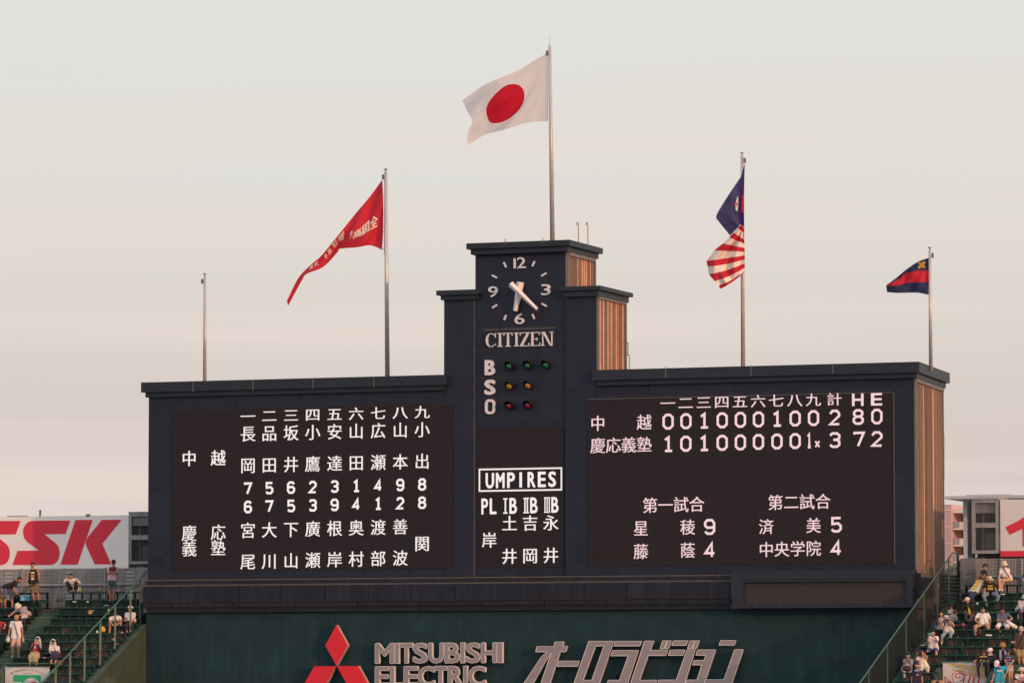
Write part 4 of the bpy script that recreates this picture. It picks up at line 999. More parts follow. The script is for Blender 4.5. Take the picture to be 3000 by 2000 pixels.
# entrance pits with their fronts, rails and advertising boards
def pit(x0, x1, side, lab):
    yk = yrow(9) + .02; zt_ = zline(9) - .02
    t = thing('entrance_parapet', ((x0 + x1) / 2, yk, 0), lab[0], 'parapet')
    MB().box(x0 - .02, x1 + .02, yk, yk + .14, 6, zt_ - .15).build('front_wall', WALLG, t)
    for x, s in ((x0, -1), (x1, 1)):
        ya = yk - .01; yb = yk - 5
        zs_, ze = zt_ - .1, zt_ - .1 - 5 * SLP * 1.35
        mesh('cheek_wall', [(x - .09, ya, 4), (x + .09, ya, 4), (x + .09, yb, 4), (x - .09, yb, 4), (x - .09, ya, zs_), (x + .09, ya, zs_), (x + .09, yb, ze), (x - .09, yb, ze)],
             [(0, 1, 2, 3), (7, 6, 5, 4), (0, 4, 5, 1), (1, 5, 6, 2), (2, 6, 7, 3), (3, 7, 4, 0)], WALLG, t)
    r = thing('guard_rail', ((x0 + x1) / 2, yk + .07, zt_), lab[1], 'handrail')
    MB().tube((x0, yk + .07, zt_ + .09), (x1, yk + .07, zt_ + .09), .024).build('top_rail', RAILG, r, True)
    for i in range(3):
        x = x0 + (x1 - x0) * i / 2; MB().tube((x, yk + .07, zt_ - .16), (x, yk + .07, zt_ + .09), .022).build('post', RAILG, r)
    MB().tube((x1 + .0, yk - .4, zt_ - .3), (x1 + .0, yk - 4.5, zt_ - .3 - 4.1 * SLP * 1.35), .022).build('stair_rail', RAILG, r, True)
    return yk
yk = pit(XV0, XV1, 1, ('green concrete front and cheek walls of the left entrance under the seats', 'low green guard rail above the supermarket board at the left entrance'))
# left board
bl = thing('advertising_board', (at(80, 1990, yk - .1).x, yk - .1, at(80, 1990, yk).z), 'white advertising board with green square and curved dark caption at lower left', 'sign')
YB = yk - .08
def e5(x, y, Y=YB): p = at(x * .12754, 1800 + y * .12754, Y); return p
a, c = e5(118, 1205), e5(1132, 1205)
MB().box(a.x, c.x, YB, YB + .05, a.z - 1.6, a.z).build('board', mat('board_white', (.66, .62, .60), .5, .03, 1), bl)
MB().box(a.x - .03, c.x + .03, YB - .01, YB + .06, a.z + .001, a.z + .03).build('frame', GREY1, bl)
a, c = e5(305, 1378, YB - .004), e5(940, 1378, YB - .004)
MB().box(a.x, c.x, YB - .006, YB - .001, a.z - 1.2, a.z).build('green_square', mat('print_green', (.035, .40, .20), .5, .04), bl)
def disc(cx, cy, r, Y, m_, nm, par, sx=1, k=.12754, ox=0, oy=1800):
    q = at(ox + cx * k, oy + cy * k, Y); s = abs(at(ox + (cx + r) * k, oy + cy * k, Y).x - q.x)
    mesh(nm, [(q.x + s * sx * math.cos(2 * math.pi * i / 40), Y, q.z + s * math.sin(2 * math.pi * i / 40)) for i in range(40)], [tuple(range(39, -1, -1))], m_, par)
disc(718, 1700, 228, YB - .009, mat('board_white', (1, 1, 1)), 'white_disc', bl); disc(780, 1680, 135, YB - .012, SSKR, 'red_disc', bl)
a, c = e5(305, 1538, YB - .011), e5(500, 1600, YB - .011); MB().box(a.x, c.x, YB - .0085, YB - .008, c.z, a.z).build('white_patch', mat('board_white', (1, 1, 1)), bl)
INK = mat('ink_dark', (.06, .05, .055), .6)
b = MB(); txt = '近畿、東海に広がるスーパーマーケットです'
for i, ch in enumerate(txt):
    u = i / (len(txt) - 1); x = 245 + 745 * u; y = 1375 - 118 * math.sin(math.pi * (.06 + .88 * u)) ** .9
    an = math.atan2(118 * .88 * math.pi * math.cos(math.pi * (.06 + .88 * u)), 745)
    q = e5(x, y, YB - .007); vs, fs = glyph(ch, 0); s_ = 48 * .12754 / 77
    b.add([(q.x + ((p[0] - .5) * math.cos(an) - (p[1] - .36) * math.sin(an)) * s_, YB - .007 - .0003 * (i % 3), q.z + ((p[0] - .5) * math.sin(an) + (p[1] - .36) * math.cos(an)) * s_) for p in vs], fs)
for i, ch in enumerate('東証第一部上場'):
    q = e5(538 + i * 30, 1345, YB - .007); vs, fs = glyph(ch, 0); s_ = 27 * .12754 / 77
    b.add([(q.x + (p[0] - .5) * s_, YB - .007, q.z + (p[1] - .36) * s_) for p in vs], fs)
b.build('caption', INK, bl)
# right board
yk2 = pit(XQ0, XQ1, 1, ('green concrete front and cheek walls of the right entrance under the seats', 'low green guard rail above the noodle board at the right entrance'))
YB = yk2 - .08
br = thing('advertising_board', (at(2830, 1995, YB).x, YB, at(2830, 1995, YB).z), 'white advertising board with gold dashes and red swirl lettering at lower right', 'sign')
def c4(x, y, Y=YB): return at(2600 + x * .22321, 1650 + y * .22321, Y)
a, c = c4(725, 1305), c4(1335, 1303)
MB().box(a.x, c.x, YB, YB + .05, a.z - 1.6, a.z).build('board', mat('board_white', (1, 1, 1)), br)
MB().box(a.x - .03, c.x + .03, YB - .01, YB + .06, a.z + .001, a.z + .03).build('frame', GREY1, br)
GOLD = mat('print_gold', (.55, .33, .07), .5)
b = MB()
for row, (ya, h_, w_) in enumerate(((1318, 66, 22), (1388, 34, 20), (1428, 26, 18))):
    for i in range(16 if row == 0 else 13):
        u = i / 12.0; x = 905 + 32 * i + row * 8; sag = 62 * (u ** .8) * .75
        x -= 90 if row == 0 else (60 if row == 1 else 0)
        y = ya + sag - (22 if row == 0 else 10); hh = h_ * (.6 + .5 * min(1, u * 1.6))
        if y < 1308: hh -= 1308 - y; y = 1308
        if x > 1310 or hh < 6 or (row == 2 and i < 2): continue
        p, q = c4(x, y, YB - .004), c4(x + w_, y + hh, YB - .004); b.add([(p.x, YB - .004, p.z), (q.x, YB - .004, p.z), (q.x - .02, YB - .004, q.z), (p.x - .02, YB - .004, q.z)], [(0, 3, 2, 1)])
b.build('gold_dash_band', GOLD, br)
b = MB()
def inkline(pts, t, e):
    P = [(c4(x, y).x, c4(x, y).z) for x, y in pts]; v, f = strip(P, False, t); b.add([(p[0], YB - .005 - e, p[1]) for p in v], f)
sp = [(935 + (12 + 5.2 * i) * math.cos(.55 * i), 1478 + (8 + 4.2 * i) * math.sin(.55 * i)) for i in range(15)]
inkline(sp, .035, 0)
inkline([(1005, 1450), (960, 1410), (900, 1405), (860, 1440), (848, 1490), (870, 1560), (900, 1600)], .02, .001)
inkline([(975, 1448), (1060, 1462), (1150, 1480), (1245, 1490)], .022, .0015)
inkline([(1015, 1470), (1000, 1530), (990, 1600)], .05, .002); inkline([(1085, 1480), (1070, 1530), (1060, 1600)], .06, .0025)
inkline([(1140, 1490), (1130, 1540), (1120, 1600)], .06, .003); inkline([(1205, 1495), (1195, 1540), (1190, 1600)], .06, .0035)
inkline([(755, 1480), (760, 1600)], .02, .004); inkline([(755, 1480), (840, 1570)], .02, .0045); inkline([(790, 1560), (830, 1545), (850, 1600)], .03, .005)
b.build('red_swirl_lettering', SSKR, br)

# ------------------------------------------------------------------ back fence, hoardings and cages behind the top rows
def fence(x0, x1, label, posts):
    t = thing('mesh_fence', ((x0 + x1) / 2, YF, ztread(0)), label, 'fence')
    z0, z1 = ztread(0) + .1, at(100, 1664, YF).z
    n = int((x1 - x0) / .055); b = MB()
    for i in range(n + 1):
        x = x0 + i * .055; b.box(x - .006, x + .006, YF - .004, YF + .004, z0, z1)
    z = z0
    while z < z1: b.box(x0, x1, YF - .013, YF - .005, z - .006, z + .006); z += .055
    tag(b.build('wire_grid', WIRE, t), kind='stuff')
    zr = at(250, 1713, YF).z
    MB().tube((x0, YF - .06, zr), (x1, YF - .06, zr), .045, n=10).build('mid_rail', GREY1, t, True)
    for px in posts:
        x = at(px, 1700, YF).x; MB().box(x - .03, x + .03, YF - .09, YF - .03, z0 - .2, z1).build('post', GREY1, t)
    return z1
XFL = at(-140, 1700, YF).x
zf = fence(XFL, XL - .05, 'tall grey wire mesh fence behind the top row of the left seats', (66, 190, 309, -60))
fence(at(2852, 1700, YF).x, XRR, 'tall grey wire mesh fence behind the top row of the right seats', (2995, 2935, 3080))
YS = 2.86
sk_ = thing('hoarding', (at(150, 1664, YS).x, YS, at(150, 1664, YS).z), 'big white hoarding with giant slanted red letters above the left fence', 'sign')
a, c = at(-420, 1512, YS), at(377, 1508, YS); zb = at(377, 1664, YS).z
MB().box(a.x, c.x, YS, YS + .12, zb, c.z).build('board', WHITE, sk_)
MB().box(a.x, c.x + .02, YS - .02, YS + .14, zb - .05, zb - .001).build('bottom_edge', mat('dark_edge', (.05, .03, .04), .6), sk_)
def k1p(x, y): return (x * .19133, 1480 + y * .19133)
def SS(dx): return [(1075, 228), (1003, 433), (680, 438), (850, 575), (885, 615), (905, 665), (913, 725), (905, 790), (878, 850), (835, 890), (795, 905), (755, 909), (190, 909), (268, 692), (596, 688), (405, 545), (372, 495), (354, 430), (352, 385), (365, 335), (395, 285), (435, 250), (480, 235), (520, 232)]
for n_, pts in enumerate(([(x - 762, y + 6) for x, y in SS(0)], SS(0), [(1155, 220), (1418, 218), (1187, 903), (923, 904)],
            [(1557, 218), (1862, 215), (1565, 585), (1703, 898), (1450, 899), (1330, 640), (1314, 600), (1310, 565), (1316, 530), (1335, 495), (1355, 470)])):
    prism(pxpoly([k1p(x, y) for x, y in pts], YS - .012), YS - .012, YS - .001, 'letter', SSKR, sk_)
# little fittings on top of the hoarding
for px, w_, h_ in ((116, .05, .42), (257, .16, .14), (50, .9, .03)):
    q = at(px, 1511, YS); MB().box(q.x - w_ / 2, q.x + w_ / 2, YS, YS + .1, q.z - .02, q.z + h_ * .6).build('bracket', GREY1, sk_)
rs = thing('hoarding', (at(2990, 1620, YS).x, YS, at(2990, 1620, YS).z), 'white hoarding with a giant red numeral one and red lower stripe at right', 'sign')
a = at(2930, 1463, YS); zb1, zb0 = at(2930, 1613, YS).z, at(2930, 1630, YS).z
MB().box(a.x, a.x + 9, YS, YS + .12, zb1, a.z).build('board', mat('board_warm', (.72, .70, .71), .6, .03), rs)
MB().box(a.x, a.x + 9, YS - .01, YS + .12, zb0, zb1 - .001).build('red_stripe', SSKR, rs)
def k3p(x, y): return (2600 + x * .19133, 1400 + y * .19133)
prism(pxpoly([k3p(*p) for p in ((1805, 748), (1870, 865), (2068, 773), (2072, 1048), (2240, 1048), (2225, 500), (2150, 548), (2080, 600), (2000, 655))], YS - .012), YS - .012, YS - .001, 'numeral', SSKR, rs)

# steel equipment cages
def cage(x0, x1, py0, py1, label, Y=3.0, ins=()):
    t = thing('equipment_cage', ((x0 + x1) / 2, Y, at(400, py1, Y).z), label, 'cage')
    zt_, zb_ = at(2890, py0, Y).z if x0 > 0 else at(400, py0, Y).z, at(2890, py1, Y).z if x0 > 0 else at(400, py1, Y).z
    zm = (zt_ + zb_) / 2 + .05
    for a, c, d, e, nm in ((x0, x0 + .12, zb_, zt_, 'frame_post'), (x1 - .12, x1, zb_, zt_, 'frame_post'), (x0 + .121, x1 - .121, zt_ - .12, zt_, 'frame_bar'), (x0 + .121, x1 - .121, zb_, zb_ + .12, 'frame_bar'), (x0 + .121, x1 - .121, zm - .09, zm + .09, 'frame_bar')):
        MB().box(a, c, Y - .1, Y + .02, d, e).build(nm, GREY1, t)
    MB().box(x0, x1, Y - .14, Y + 2, zt_ + .001, zt_ + .06).build('roof_plate', GREY1, t)
    MB().box(x0 + .13, x1 - .13, Y - .02, Y + .0, zt_ - .5, zt_ - .13).build('header_panel', GREY2, t)
    MB().box(x0, x1, Y + 1.2, Y + 1.25, zb_, zt_).build('back_panel', DARK, t)
    MB().box(x0, x0 + .05, Y + .03, Y + 1.19, zb_, zt_).build('side_panel', DARK, t)
    b = MB(); x = x0 + .15
    while x < x1 - .14: b.box(x - .006, x + .006, Y - .05, Y - .04, zb_ + .12, zt_ - .52); x += .07
    z = zb_ + .14
    while z < zt_ - .55: b.box(x0 + .13, x1 - .13, Y - .038, Y - .03, z - .006, z + .006); z += .07
    tag(b.build('wire_mesh', mat('cage_wire', (.11, .12, .13), .6), t), kind='stuff')
    MB().box(x0 + .35, x0 + .85, Y + .3, Y + .8, zb_ + .15, zb_ + .75).build('equipment_box', GREY2, t)
    MB().tube((x0 + .35, Y + .2, zb_), (x0 + .35, Y + .2, zt_ - .1), .05).build('pipe', GREY2, t)
    return t
cage(at(380, 1560, 3).x, at(452, 1560, 3).x, 1503, 1652, 'grey steel cage with dark mesh windows between the left hoarding and scoreboard')
cage(at(2849, 1540, 3).x, at(2928, 1540, 3).x, 1463, 1621, 'grey steel cage with dark mesh windows beside the numeral hoarding')
MB_ = MB().box(at(2836, 1500, 3.2).x, at(2850, 1500, 3.2).x, 3.1, 3.5, 12, at(2840, 1466, 3.2).z)
tag(MB_.build('steel_column', mat('column_grey', (.10, .115, .12), .6, .15, 2, streak=.3)), 'dark grey steel column left of the right equipment cage', 'column')
MB_ = MB().box(at(2819, 1700, 2.45).x, at(2863, 1700, 2.45).x, 2.2, 2.7, 12, at(2840, 1635, 2.45).z)
gb = tag(MB_.build('grey_cabinet', GREY2), 'plain tall grey cabinet beside the right mesh fence', 'cabinet')
MB().box(at(2819, 1700, 2.45).x, at(2863, 1700, 2.45).x, 2.195, 2.199, at(2840, 1683, 2.45).z, at(2840, 1682, 2.45).z).build('seam', DARK, gb)
# curved ducts between the board and the right stand
dt = thing('duct_stack', (at(2787, 1740, 5).x, 5, 13), 'stack of curved grey ducts in the gap right of the scoreboard', 'ducts')
for i in range(9):
    y0 = 1686 + i * 10.5; r_ = .055
    pts = [at(2758, y0 + (0 if i < 5 else 4), 5.2), at(2775, y0 + (0 if i < 5 else 1), 5.1), at(2800, y0 + (2 if i < 5 else 3 + (i - 4) * 1.5), 5.0), at(2820, y0 + (2 if i < 5 else 8 + (i - 4)), 4.9)]
    MB().path(pts, r_, 10).build('duct', PIPE, dt, True)
MB().path([at(2811, 1640, 4.9), at(2809, 1660, 4.9), at(2811, 1690, 4.9)], .075, 10).build('duct', PIPE, dt, True)

MB().box(at(2758, 1700, 6.2).x, at(2822, 1700, 6.2).x, 6.2, 6.3, 11, at(2787, 1682, 6.2).z).build('added_backing', mat('bright_gap_paint', (.50, .47, .47), .8), dt)  # added pale sheet that makes the gaps between the ducts look bright
# service structure seen through the fences
def service(x0, x1, label):
    t = thing('service_structure', ((x0 + x1) / 2, 5, 12), label, 'structure')
    zt_ = zf + .1; zb_ = ztread(0)
    MB().box(x0, x1, 5.6, 5.7, zb_ - 1, zt_ + .6).build('back_wall', mat('service_wall', (.07, .068, .072), .9, .4, .9), t)
    x = x0 + .3; i = 0
    r9 = random.Random(int(x0 * 10))
    while x < x1 - .5:
        kind = i % 4
        if kind == 0: MB().box(x, x + .30, 4.2, 4.5, zb_, zt_).build('steel_post', GREY1, t); x += .5
        elif kind == 1: MB().box(x, x + .9, 4.6, 4.7, zb_ + .3, zt_ - .1).build('dark_panel', DARK, t); x += 1.1
        elif kind == 2:
            MB().bar((x, 4.4, zb_), (x + .45, 4.4, zt_), .07, .07).build('brace', GREY1, t); x += .6
        else:
            for j in range(9):
                z = zb_ + .25 + j * .155; MB().box(x, x + .32, 4.3, 4.34, z, z + .085).build('louvre', mat('louvre_sky_bright', (.72, .70, .70)), t)  # near-white slats: sky-bright gaps put into the slat colour
            x += .5
        i += 1
service(XFL - 1, XL - .1, 'grey posts, louvres and panels seen through the left mesh fence')
service(at(2852, 1700, 5).x, XRR, 'grey posts, louvres and panels seen through the right mesh fence')

# ------------------------------------------------------------------ buildings beyond
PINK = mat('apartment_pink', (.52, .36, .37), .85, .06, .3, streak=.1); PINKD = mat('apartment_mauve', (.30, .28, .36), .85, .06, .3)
CREAM = mat('apartment_cream', (.70, .52, .46), .85, .06, .3); BALC = mat('balcony_cream', (.72, .60, .55), .85, .05, .3)
GLS = mat('window_glass', (.22, .24, .30), .15, .1); BAL = mat('balcony_glass', (.33, .33, .36), .3, .05)
YA = 110
def ap(x, y, Y=YA): return at(2600 + x * .19133, 1400 + y * .19133, Y)
apt = thing('apartment_block', (ap(1000, 1500).x, YA, 0), 'sunlit pink apartment block with stacked cream balconies behind the right stand', 'building')
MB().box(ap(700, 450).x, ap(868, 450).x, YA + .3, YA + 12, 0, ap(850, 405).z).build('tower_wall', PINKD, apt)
MB().box(ap(869, 450).x, ap(1013, 450).x, YA - .5, YA + 12, 0, ap(900, 408).z).build('tower_wall', PINK, apt)
for y in (497, 748, 1005, 1262):
    MB().box(ap(869, 450).x, ap(1013, 450).x, YA - .53, YA - .501, ap(900, y).z - .04, ap(900, y).z + .04).build('string_course', CREAM, apt)
MB().box(ap(1014, 500).x, ap(1900, 500).x, YA + 2, YA + 12, 0, ap(1100, 478).z).build('back_wall', CREAM, apt)
MB().box(ap(1014, 500).x, ap(1900, 500).x, YA - .2, YA + 1.9, ap(1100, 535).z, ap(1100, 476).z).build('roof_slab', BALC, apt)
for y in (765, 1018, 1275):
    MB().box(ap(1020, 500).x, ap(1900, 500).x, YA - .3, YA + 1.9, ap(1100, y + 26).z, ap(1100, y).z).build('balcony_slab', BALC, apt)
    MB().box(ap(1115, 500).x, ap(1900, 500).x, YA - .25, YA - .1, ap(1100, y).z + .01, ap(1100, y - 95).z).build('balcony_wall', BALC, apt)
    MB().box(ap(1022, 500).x, ap(1110, 500).x, YA - .22, YA - .16, ap(1100, y - 4).z + .01, ap(1100, y - 98).z).build('balcony_panel', BAL, apt)
    for x0, x1, a_, c_ in ((1030, 1058, -225, -10), (1155, 1230, -205, -100), (1300, 1380, -205, -100)):
        w_ = MB().box(ap(x0, 500).x, ap(x1, 500).x, YA + 1.9, YA + 1.99, ap(1100, y + c_).z, ap(1100, y + a_).z).build('window', GLS, apt)
cn = thing('canopy_building', (ap(1300, 400, 90).x, 90, 0), 'pale grey flat roof canopy and wall rising behind the right equipment cage', 'building')
def cq(x, y): return ap(x, y, 90)
v = [(cq(950, 290), cq(950, 335)), (cq(1235, 270), cq(1235, 330)), (cq(2091, 235), cq(2091, 300)), (cq(3000, 205), cq(3000, 270))]
ROOFM = mat('canopy_grey', (.46, .47, .52), .7, .05, .5)
MB().box(cq(950, 290).x, cq(3200, 290).x, 89, 96, cq(1000, 330).z, cq(1000, 285).z).build('roof_canopy', ROOFM, cn)
MB().box(cq(1235, 290).x, cq(1900, 290).x, 89.5, 96, cq(1000, 284).z, cq(1000, 262).z).build('roof_canopy', ROOFM, cn)
MB().box(cq(1085, 290).x, cq(3000, 290).x, 91, 96, 0, cq(1000, 331).z).build('wall', mat('wall_pale', (.44, .45, .50), .8, .05, .5), cn)
MB().box(cq(1190, 290).x, cq(1230, 290).x, 90.95, 90.99, cq(1000, 458).z, cq(1000, 400).z).build('window', GLS, cn)
lr = thing('low_roof', (ap(1000, 1380, 40).x, 40, 12), 'slanted pale shed roof with dark green edge low between board and right stand', 'roof')
a, c, d, e = [ap(x, y, 40) for x, y in ((860, 1465), (1110, 1320), (1110, 1560), (840, 1560))]
mesh('roof_wall', [a, c, d, e] + [p + Vector((0, 4, 0)) for p in (a, c, d, e)], [(3, 2, 1, 0), (4, 5, 6, 7), (0, 1, 5, 4), (1, 2, 6, 5), (2, 3, 7, 6), (3, 0, 4, 7)], GREY2, lr)
MB().bar(a + Vector((0, -.1, .05)), c + Vector((0, -.1, .05)), .14, .1).build('edge', mat('edge_green', (.16, .20, .17), .7), lr)
# handles on the far side of the board
hn = thing('side_ladder', (at(2762, 1300, WD).x, WD, 18), 'small steel ladder bracket on the far edge of the board side wall', 'ladder')
MB().path([at(2761, 1270, WD), at(2766, 1270, WD), at(2766, 1402, WD), at(2760, 1402, WD)], .02).build('rail', LADM, hn)
MB().path([at(2760, 1308, WD), at(2766, 1308, WD)], .02).build('rung', LADM, hn); MB().path([at(2760, 1382, WD), at(2766, 1382, WD)], .02).build('rung', LADM, hn)
# ------------------------------------------------------------------ spectators
RH = Vector((math.cos(YAW), math.sin(YAW), 0)); TH = Vector((math.sin(YAW), -math.cos(YAW), 0)); ZH = Vector((0, 0, 1))  # image right, towards the camera, up
SKIN = [mat('skin_a', (.52, .26, .17), .55, .05), mat('skin_b', (.43, .20, .13), .55, .05), mat('skin_c', (.60, .33, .23), .55, .05)]
HAIRM = mat('hair_black', (.018, .014, .014), .6, .2, 30); EYEM = mat('eye_dark', (.02, .015, .012), .4); LIPM = mat('lip', (.30, .09, .07), .5)
_ball = None
def ball_data():
    bm = bmesh.new(); bmesh.ops.create_icosphere(bm, subdivisions=2, radius=1)
    v = [x.co.copy() for x in bm.verts]; f = [tuple(q.index for q in p.verts) for p in bm.faces]; bm.free(); return v, f
BV, BF = ball_data()
class Blob:
    def __init__(s): s.v = []; s.f = []
    def ball(s, c, r, ax=None):      # r scalar or (rx, ry, rz) along axes ax
        n = len(s.v)
        if not isinstance(r, tuple): r = (r, r, r)
        ax = ax or (RH, TH, ZH)
        s.v += [c + ax[0] * (p.x * r[0]) + ax[1] * (p.y * r[1]) + ax[2] * (p.z * r[2]) for p in BV]
        s.f += [tuple(i + n for i in q) for q in BF]; return s
    def cap(s, a, b, ra, rb):
        s.ball(a, ra); s.ball(b, rb); m = MB()
        if (b - a).length > 1e-4: m.tube(a, b, ra, rb, 12)
        n = len(s.v); s.v += [Vector(q) for q in m.v]; s.f += [tuple(i + n for i in q) for q in m.f]; return s
BAKE = []
def blob_obj(bl, name, m, parent, org, voxel=.02, extra=None, smooth=2):
    me = bpy.data.meshes.new(name); me.from_pydata([tuple(p - org) for p in bl.v], [], bl.f); me.materials.append(m)
    o = bpy.data.objects.new(name, me); COL.objects.link(o); o.parent = parent
    r = o.modifiers.new('r', 'REMESH'); r.mode = 'VOXEL'; r.voxel_size = voxel; r.use_smooth_shade = True
    if smooth: q = o.modifiers.new('s', 'SMOOTH'); q.iterations = smooth; q.factor = .5
    BAKE.append((o, extra, org)); return o
def fingers(wr, hd, m):              # five separate, bent, unequal fingers growing from a palm; wr = wrist, hd = palm centre
    d = (hd - wr).normalized(); s_ = d.cross(TH); s_ = s_.normalized() if s_.length > .2 else RH.copy(); n_ = d.cross(s_).normalized()
    if n_.dot(TH) < 0: n_ = -n_
    for i, (o_, L) in enumerate(((-.030, .062), (-.010, .074), (.010, .070), (.030, .055))):
        a = hd + d * .035 + s_ * o_; b_ = a + d * L * .55 + n_ * .008; c_ = b_ + d * L * .38 + n_ * .026
        m.tube(a, b_, .0095, .009, 6); m.tube(b_, c_, .009, .007, 6)
    a = hd - d * .015 + s_ * .034; b_ = a + s_ * .026 + d * .03 + n_ * .012; c_ = b_ + d * .03 + n_ * .012
    m.tube(a, b_, .012, .010, 6); m.tube(b_, c_, .010, .008, 6)
CROP = {'A': (2620, 1760, .15302), 'B': (2790, 1620, .11482), 'C': (2800, 1750, .15947), 'D': (0, 1630, .12755), 'E': (0, 1800, .12754), 'F': (220, 1640, .15304)}
SIT = dict(neck=(0, .50, .02), head=(0, .67, .06), shL=(-.17, .44, .0), shR=(.17, .44, .0), elL=(-.23, .20, .08), elR=(.23, .20, .08), haL=(-.14, .07, .32), haR=(.14, .07, .32),
           hiL=(-.09, 0, 0), hiR=(.09, 0, 0), knL=(-.15, .02, .40), knR=(.15, .02, .40), anL=(-.13, -.38, .38), anR=(.13, -.38, .38))
STAND = dict(neck=(0, .52, .0), head=(0, .69, .03), shL=(-.18, .46, .0), shR=(.18, .46, .0), elL=(-.24, .20, .0), elR=(.24, .20, .0), haL=(-.25, -.06, .06), haR=(.25, -.06, .06),
             hiL=(-.09, 0, 0), hiR=(.09, 0, 0), knL=(-.10, -.40, .03), knR=(.10, -.40, .03), anL=(-.11, -.80, -.02), anR=(.11, -.80, -.02))
NPEO = [0]
def person(crop, k, hip, label, top, legs, pose='sit', j=None, hy=0, hp=0, hair='hair', hat=None, sleeve=.6, leg=1.0, skin=0, shoes=(.05, .05, .05), size=1.0, d=None, tank=False, skirt=False, legskin=None, prints=(), group=None, sc=1.0, noeyes=False):
    NPEO[0] += 1
    ox, oy, ck = CROP[crop]; P = lambda p: (ox + p[0] * ck, oy + p[1] * ck)
    Y = (yrow(k) - .20) if pose == 'sit' else (yrow(k) - .28)
    hpx = P(hip); hw = at(*hpx, Y); s1 = (at(hpx[0] + 1, hpx[1], Y) - at(hpx[0], hpx[1], Y)).dot(RH)
    T_ = dict(SIT if pose == 'sit' else STAND); d = d or {}; Jn = {}
    for n_, (a, b_, c_) in T_.items():
        a, b_, c_ = a * size, b_ * size, c_ * size
        if j and n_ in j: q = P(j[n_]); a = (q[0] - hpx[0]) * s1; b_ = -(q[1] - hpx[1]) * s1
        if n_ in d: c_ = d[n_]
        Jn[n_] = hw + RH * a + TH * c_ + ZH * b_
    if j and 'head' in j and 'neck' not in j:     # keep neck and shoulders under a moved head
        v = Jn['head'] - hw; Jn['neck'] = hw + v * (.50 / .67) * (1 if v.length > .5 * size else 1)
    J = Jn; S_ = size; sk_m = SKIN[skin]
    base = (J['anL'] + J['anR']) / 2 - Vector((0, 0, .06)) if pose == 'stand' else hw - Vector((0, 0, .1))
    t = thing('person', base, label, 'person', group)
    # head frame
    hyr, hpr = R(hy), R(hp)
    f = (TH * math.cos(hyr) + RH * math.sin(hyr)); f = (f * math.cos(hpr) + ZH * math.sin(hpr)).normalized(); r = f.cross(ZH).normalized() * -1; r = ZH.cross(f).normalized() * -1
    r = f.cross(ZH).normalized(); u = r.cross(f).normalized(); hc = J['head']
    hb = Blob()
    hb.ball(hc, (.074 * S_, .092 * S_, .108 * S_), (r, f, u)); hb.ball(hc - u * .055 * S_ + f * .02 * S_, (.055 * S_, .062 * S_, .055 * S_), (r, f, u))
    hb.ball(hc + f * .095 * S_ - u * .018 * S_, (.013, .018, .022), (r, f, u))
    for s in (-1, 1): hb.ball(hc + r * s * .076 * S_ - u * .01, (.012, .018, .028), (r, f, u))
    hb.cap(hc - u * .07 * S_ - f * .015, J['neck'] - ZH * .02, .046 * S_, .052 * S_)
    body = hb; chL, chR = J['shL'] * .62 + J['shR'] * .38, J['shL'] * .38 + J['shR'] * .62
    def torso(bl, g, bell=0):
        bl.cap(J['shL'] - ZH * .01, J['shR'] - ZH * .01, .062 * S_ + g, .062 * S_ + g)
        bl.cap(chL - ZH * .08 * S_, J['hiL'] + ZH * .02, .098 * S_ + g, .098 * S_ + g + bell); bl.cap(chR - ZH * .08 * S_, J['hiR'] + ZH * .02, .098 * S_ + g, .098 * S_ + g + bell)
        bl.cap(J['neck'] - ZH * .03, (chL + chR) / 2 - ZH * .08, .055 * S_ + g, .095 * S_ + g)
    torso(body, -.012)
    wr = {}
    fm = MB()
    for s in 'LR':
        a, b_, c_ = J['sh' + s], J['el' + s], J['ha' + s]
        w_ = b_.lerp(c_, .84); body.cap(a, b_, .046 * S_, .038 * S_); body.cap(b_, w_, .038 * S_, .026 * S_)
        body.cap(w_, c_, .026 * S_, .034 * S_); body.ball(c_ + (c_ - w_).normalized() * .015, .034 * S_); fingers(w_, c_, fm)
        a, b_, c_ = J['hi' + s], J['kn' + s], J['an' + s]
        body.cap(a, b_, .080 * S_, .052 * S_); body.cap(b_, b_.lerp(c_, .35), .050 * S_, .052 * S_); body.cap(b_.lerp(c_, .35), c_, .052 * S_, .034 * S_)
        ft = TH * (.12 * S_) + RH * (.02 if s == 'R' else -.02); body.cap(c_ - ZH * .045 - TH * .02, c_ - ZH * .055 + ft, .036 * S_, .03 * S_)
    blob_obj(body, 'body', sk_m, t, base, .017, (fm, base))
    # shirt
    if top is not None:
        tm = mat('cloth_%02d_%02d_%02d' % tuple(int(99 * c) for c in top), top, .85, .10, 9, bump=.35)
        b1 = Blob()
        if tank:
            b1.cap(chL - ZH * .07 * S_, J['hiL'] + ZH * .04, .098 * S_ + .012, .112 * S_ + .012); b1.cap(chR - ZH * .07 * S_, J['hiR'] + ZH * .04, .098 * S_ + .012, .112 * S_ + .012)
            for s in 'LR': b1.cap(J['neck'].lerp(J['sh' + s], .55) + ZH * .0, (chL if s == 'L' else chR) - ZH * .07, .045, .07)
        else: torso(b1, .010, .012)
        if sleeve and not tank:
            for s in 'LR':
                a, b_, c_ = J['sh' + s], J['el' + s], J['ha' + s]
                if sleeve <= 1: b1.cap(a, a.lerp(b_, sleeve), .060 * S_, .058 * S_)
                else: b1.cap(a, b_, .060 * S_, .048 * S_); b1.cap(b_, b_.lerp(c_, sleeve - 1), .048 * S_, .036 * S_)
        # folds
        for i in range(3):
            q = (chL + chR) / 2 * (1 - .3 * i) + (J['hiL'] + J['hiR']) / 2 * (.3 * i); b1.cap(q - RH * .10 * S_ + TH * .085 * S_, q + RH * .07 * S_ + TH * .09 * S_ - ZH * .05, .018, .014)
        blob_obj(b1, 'shirt', tm, t, base, .019)
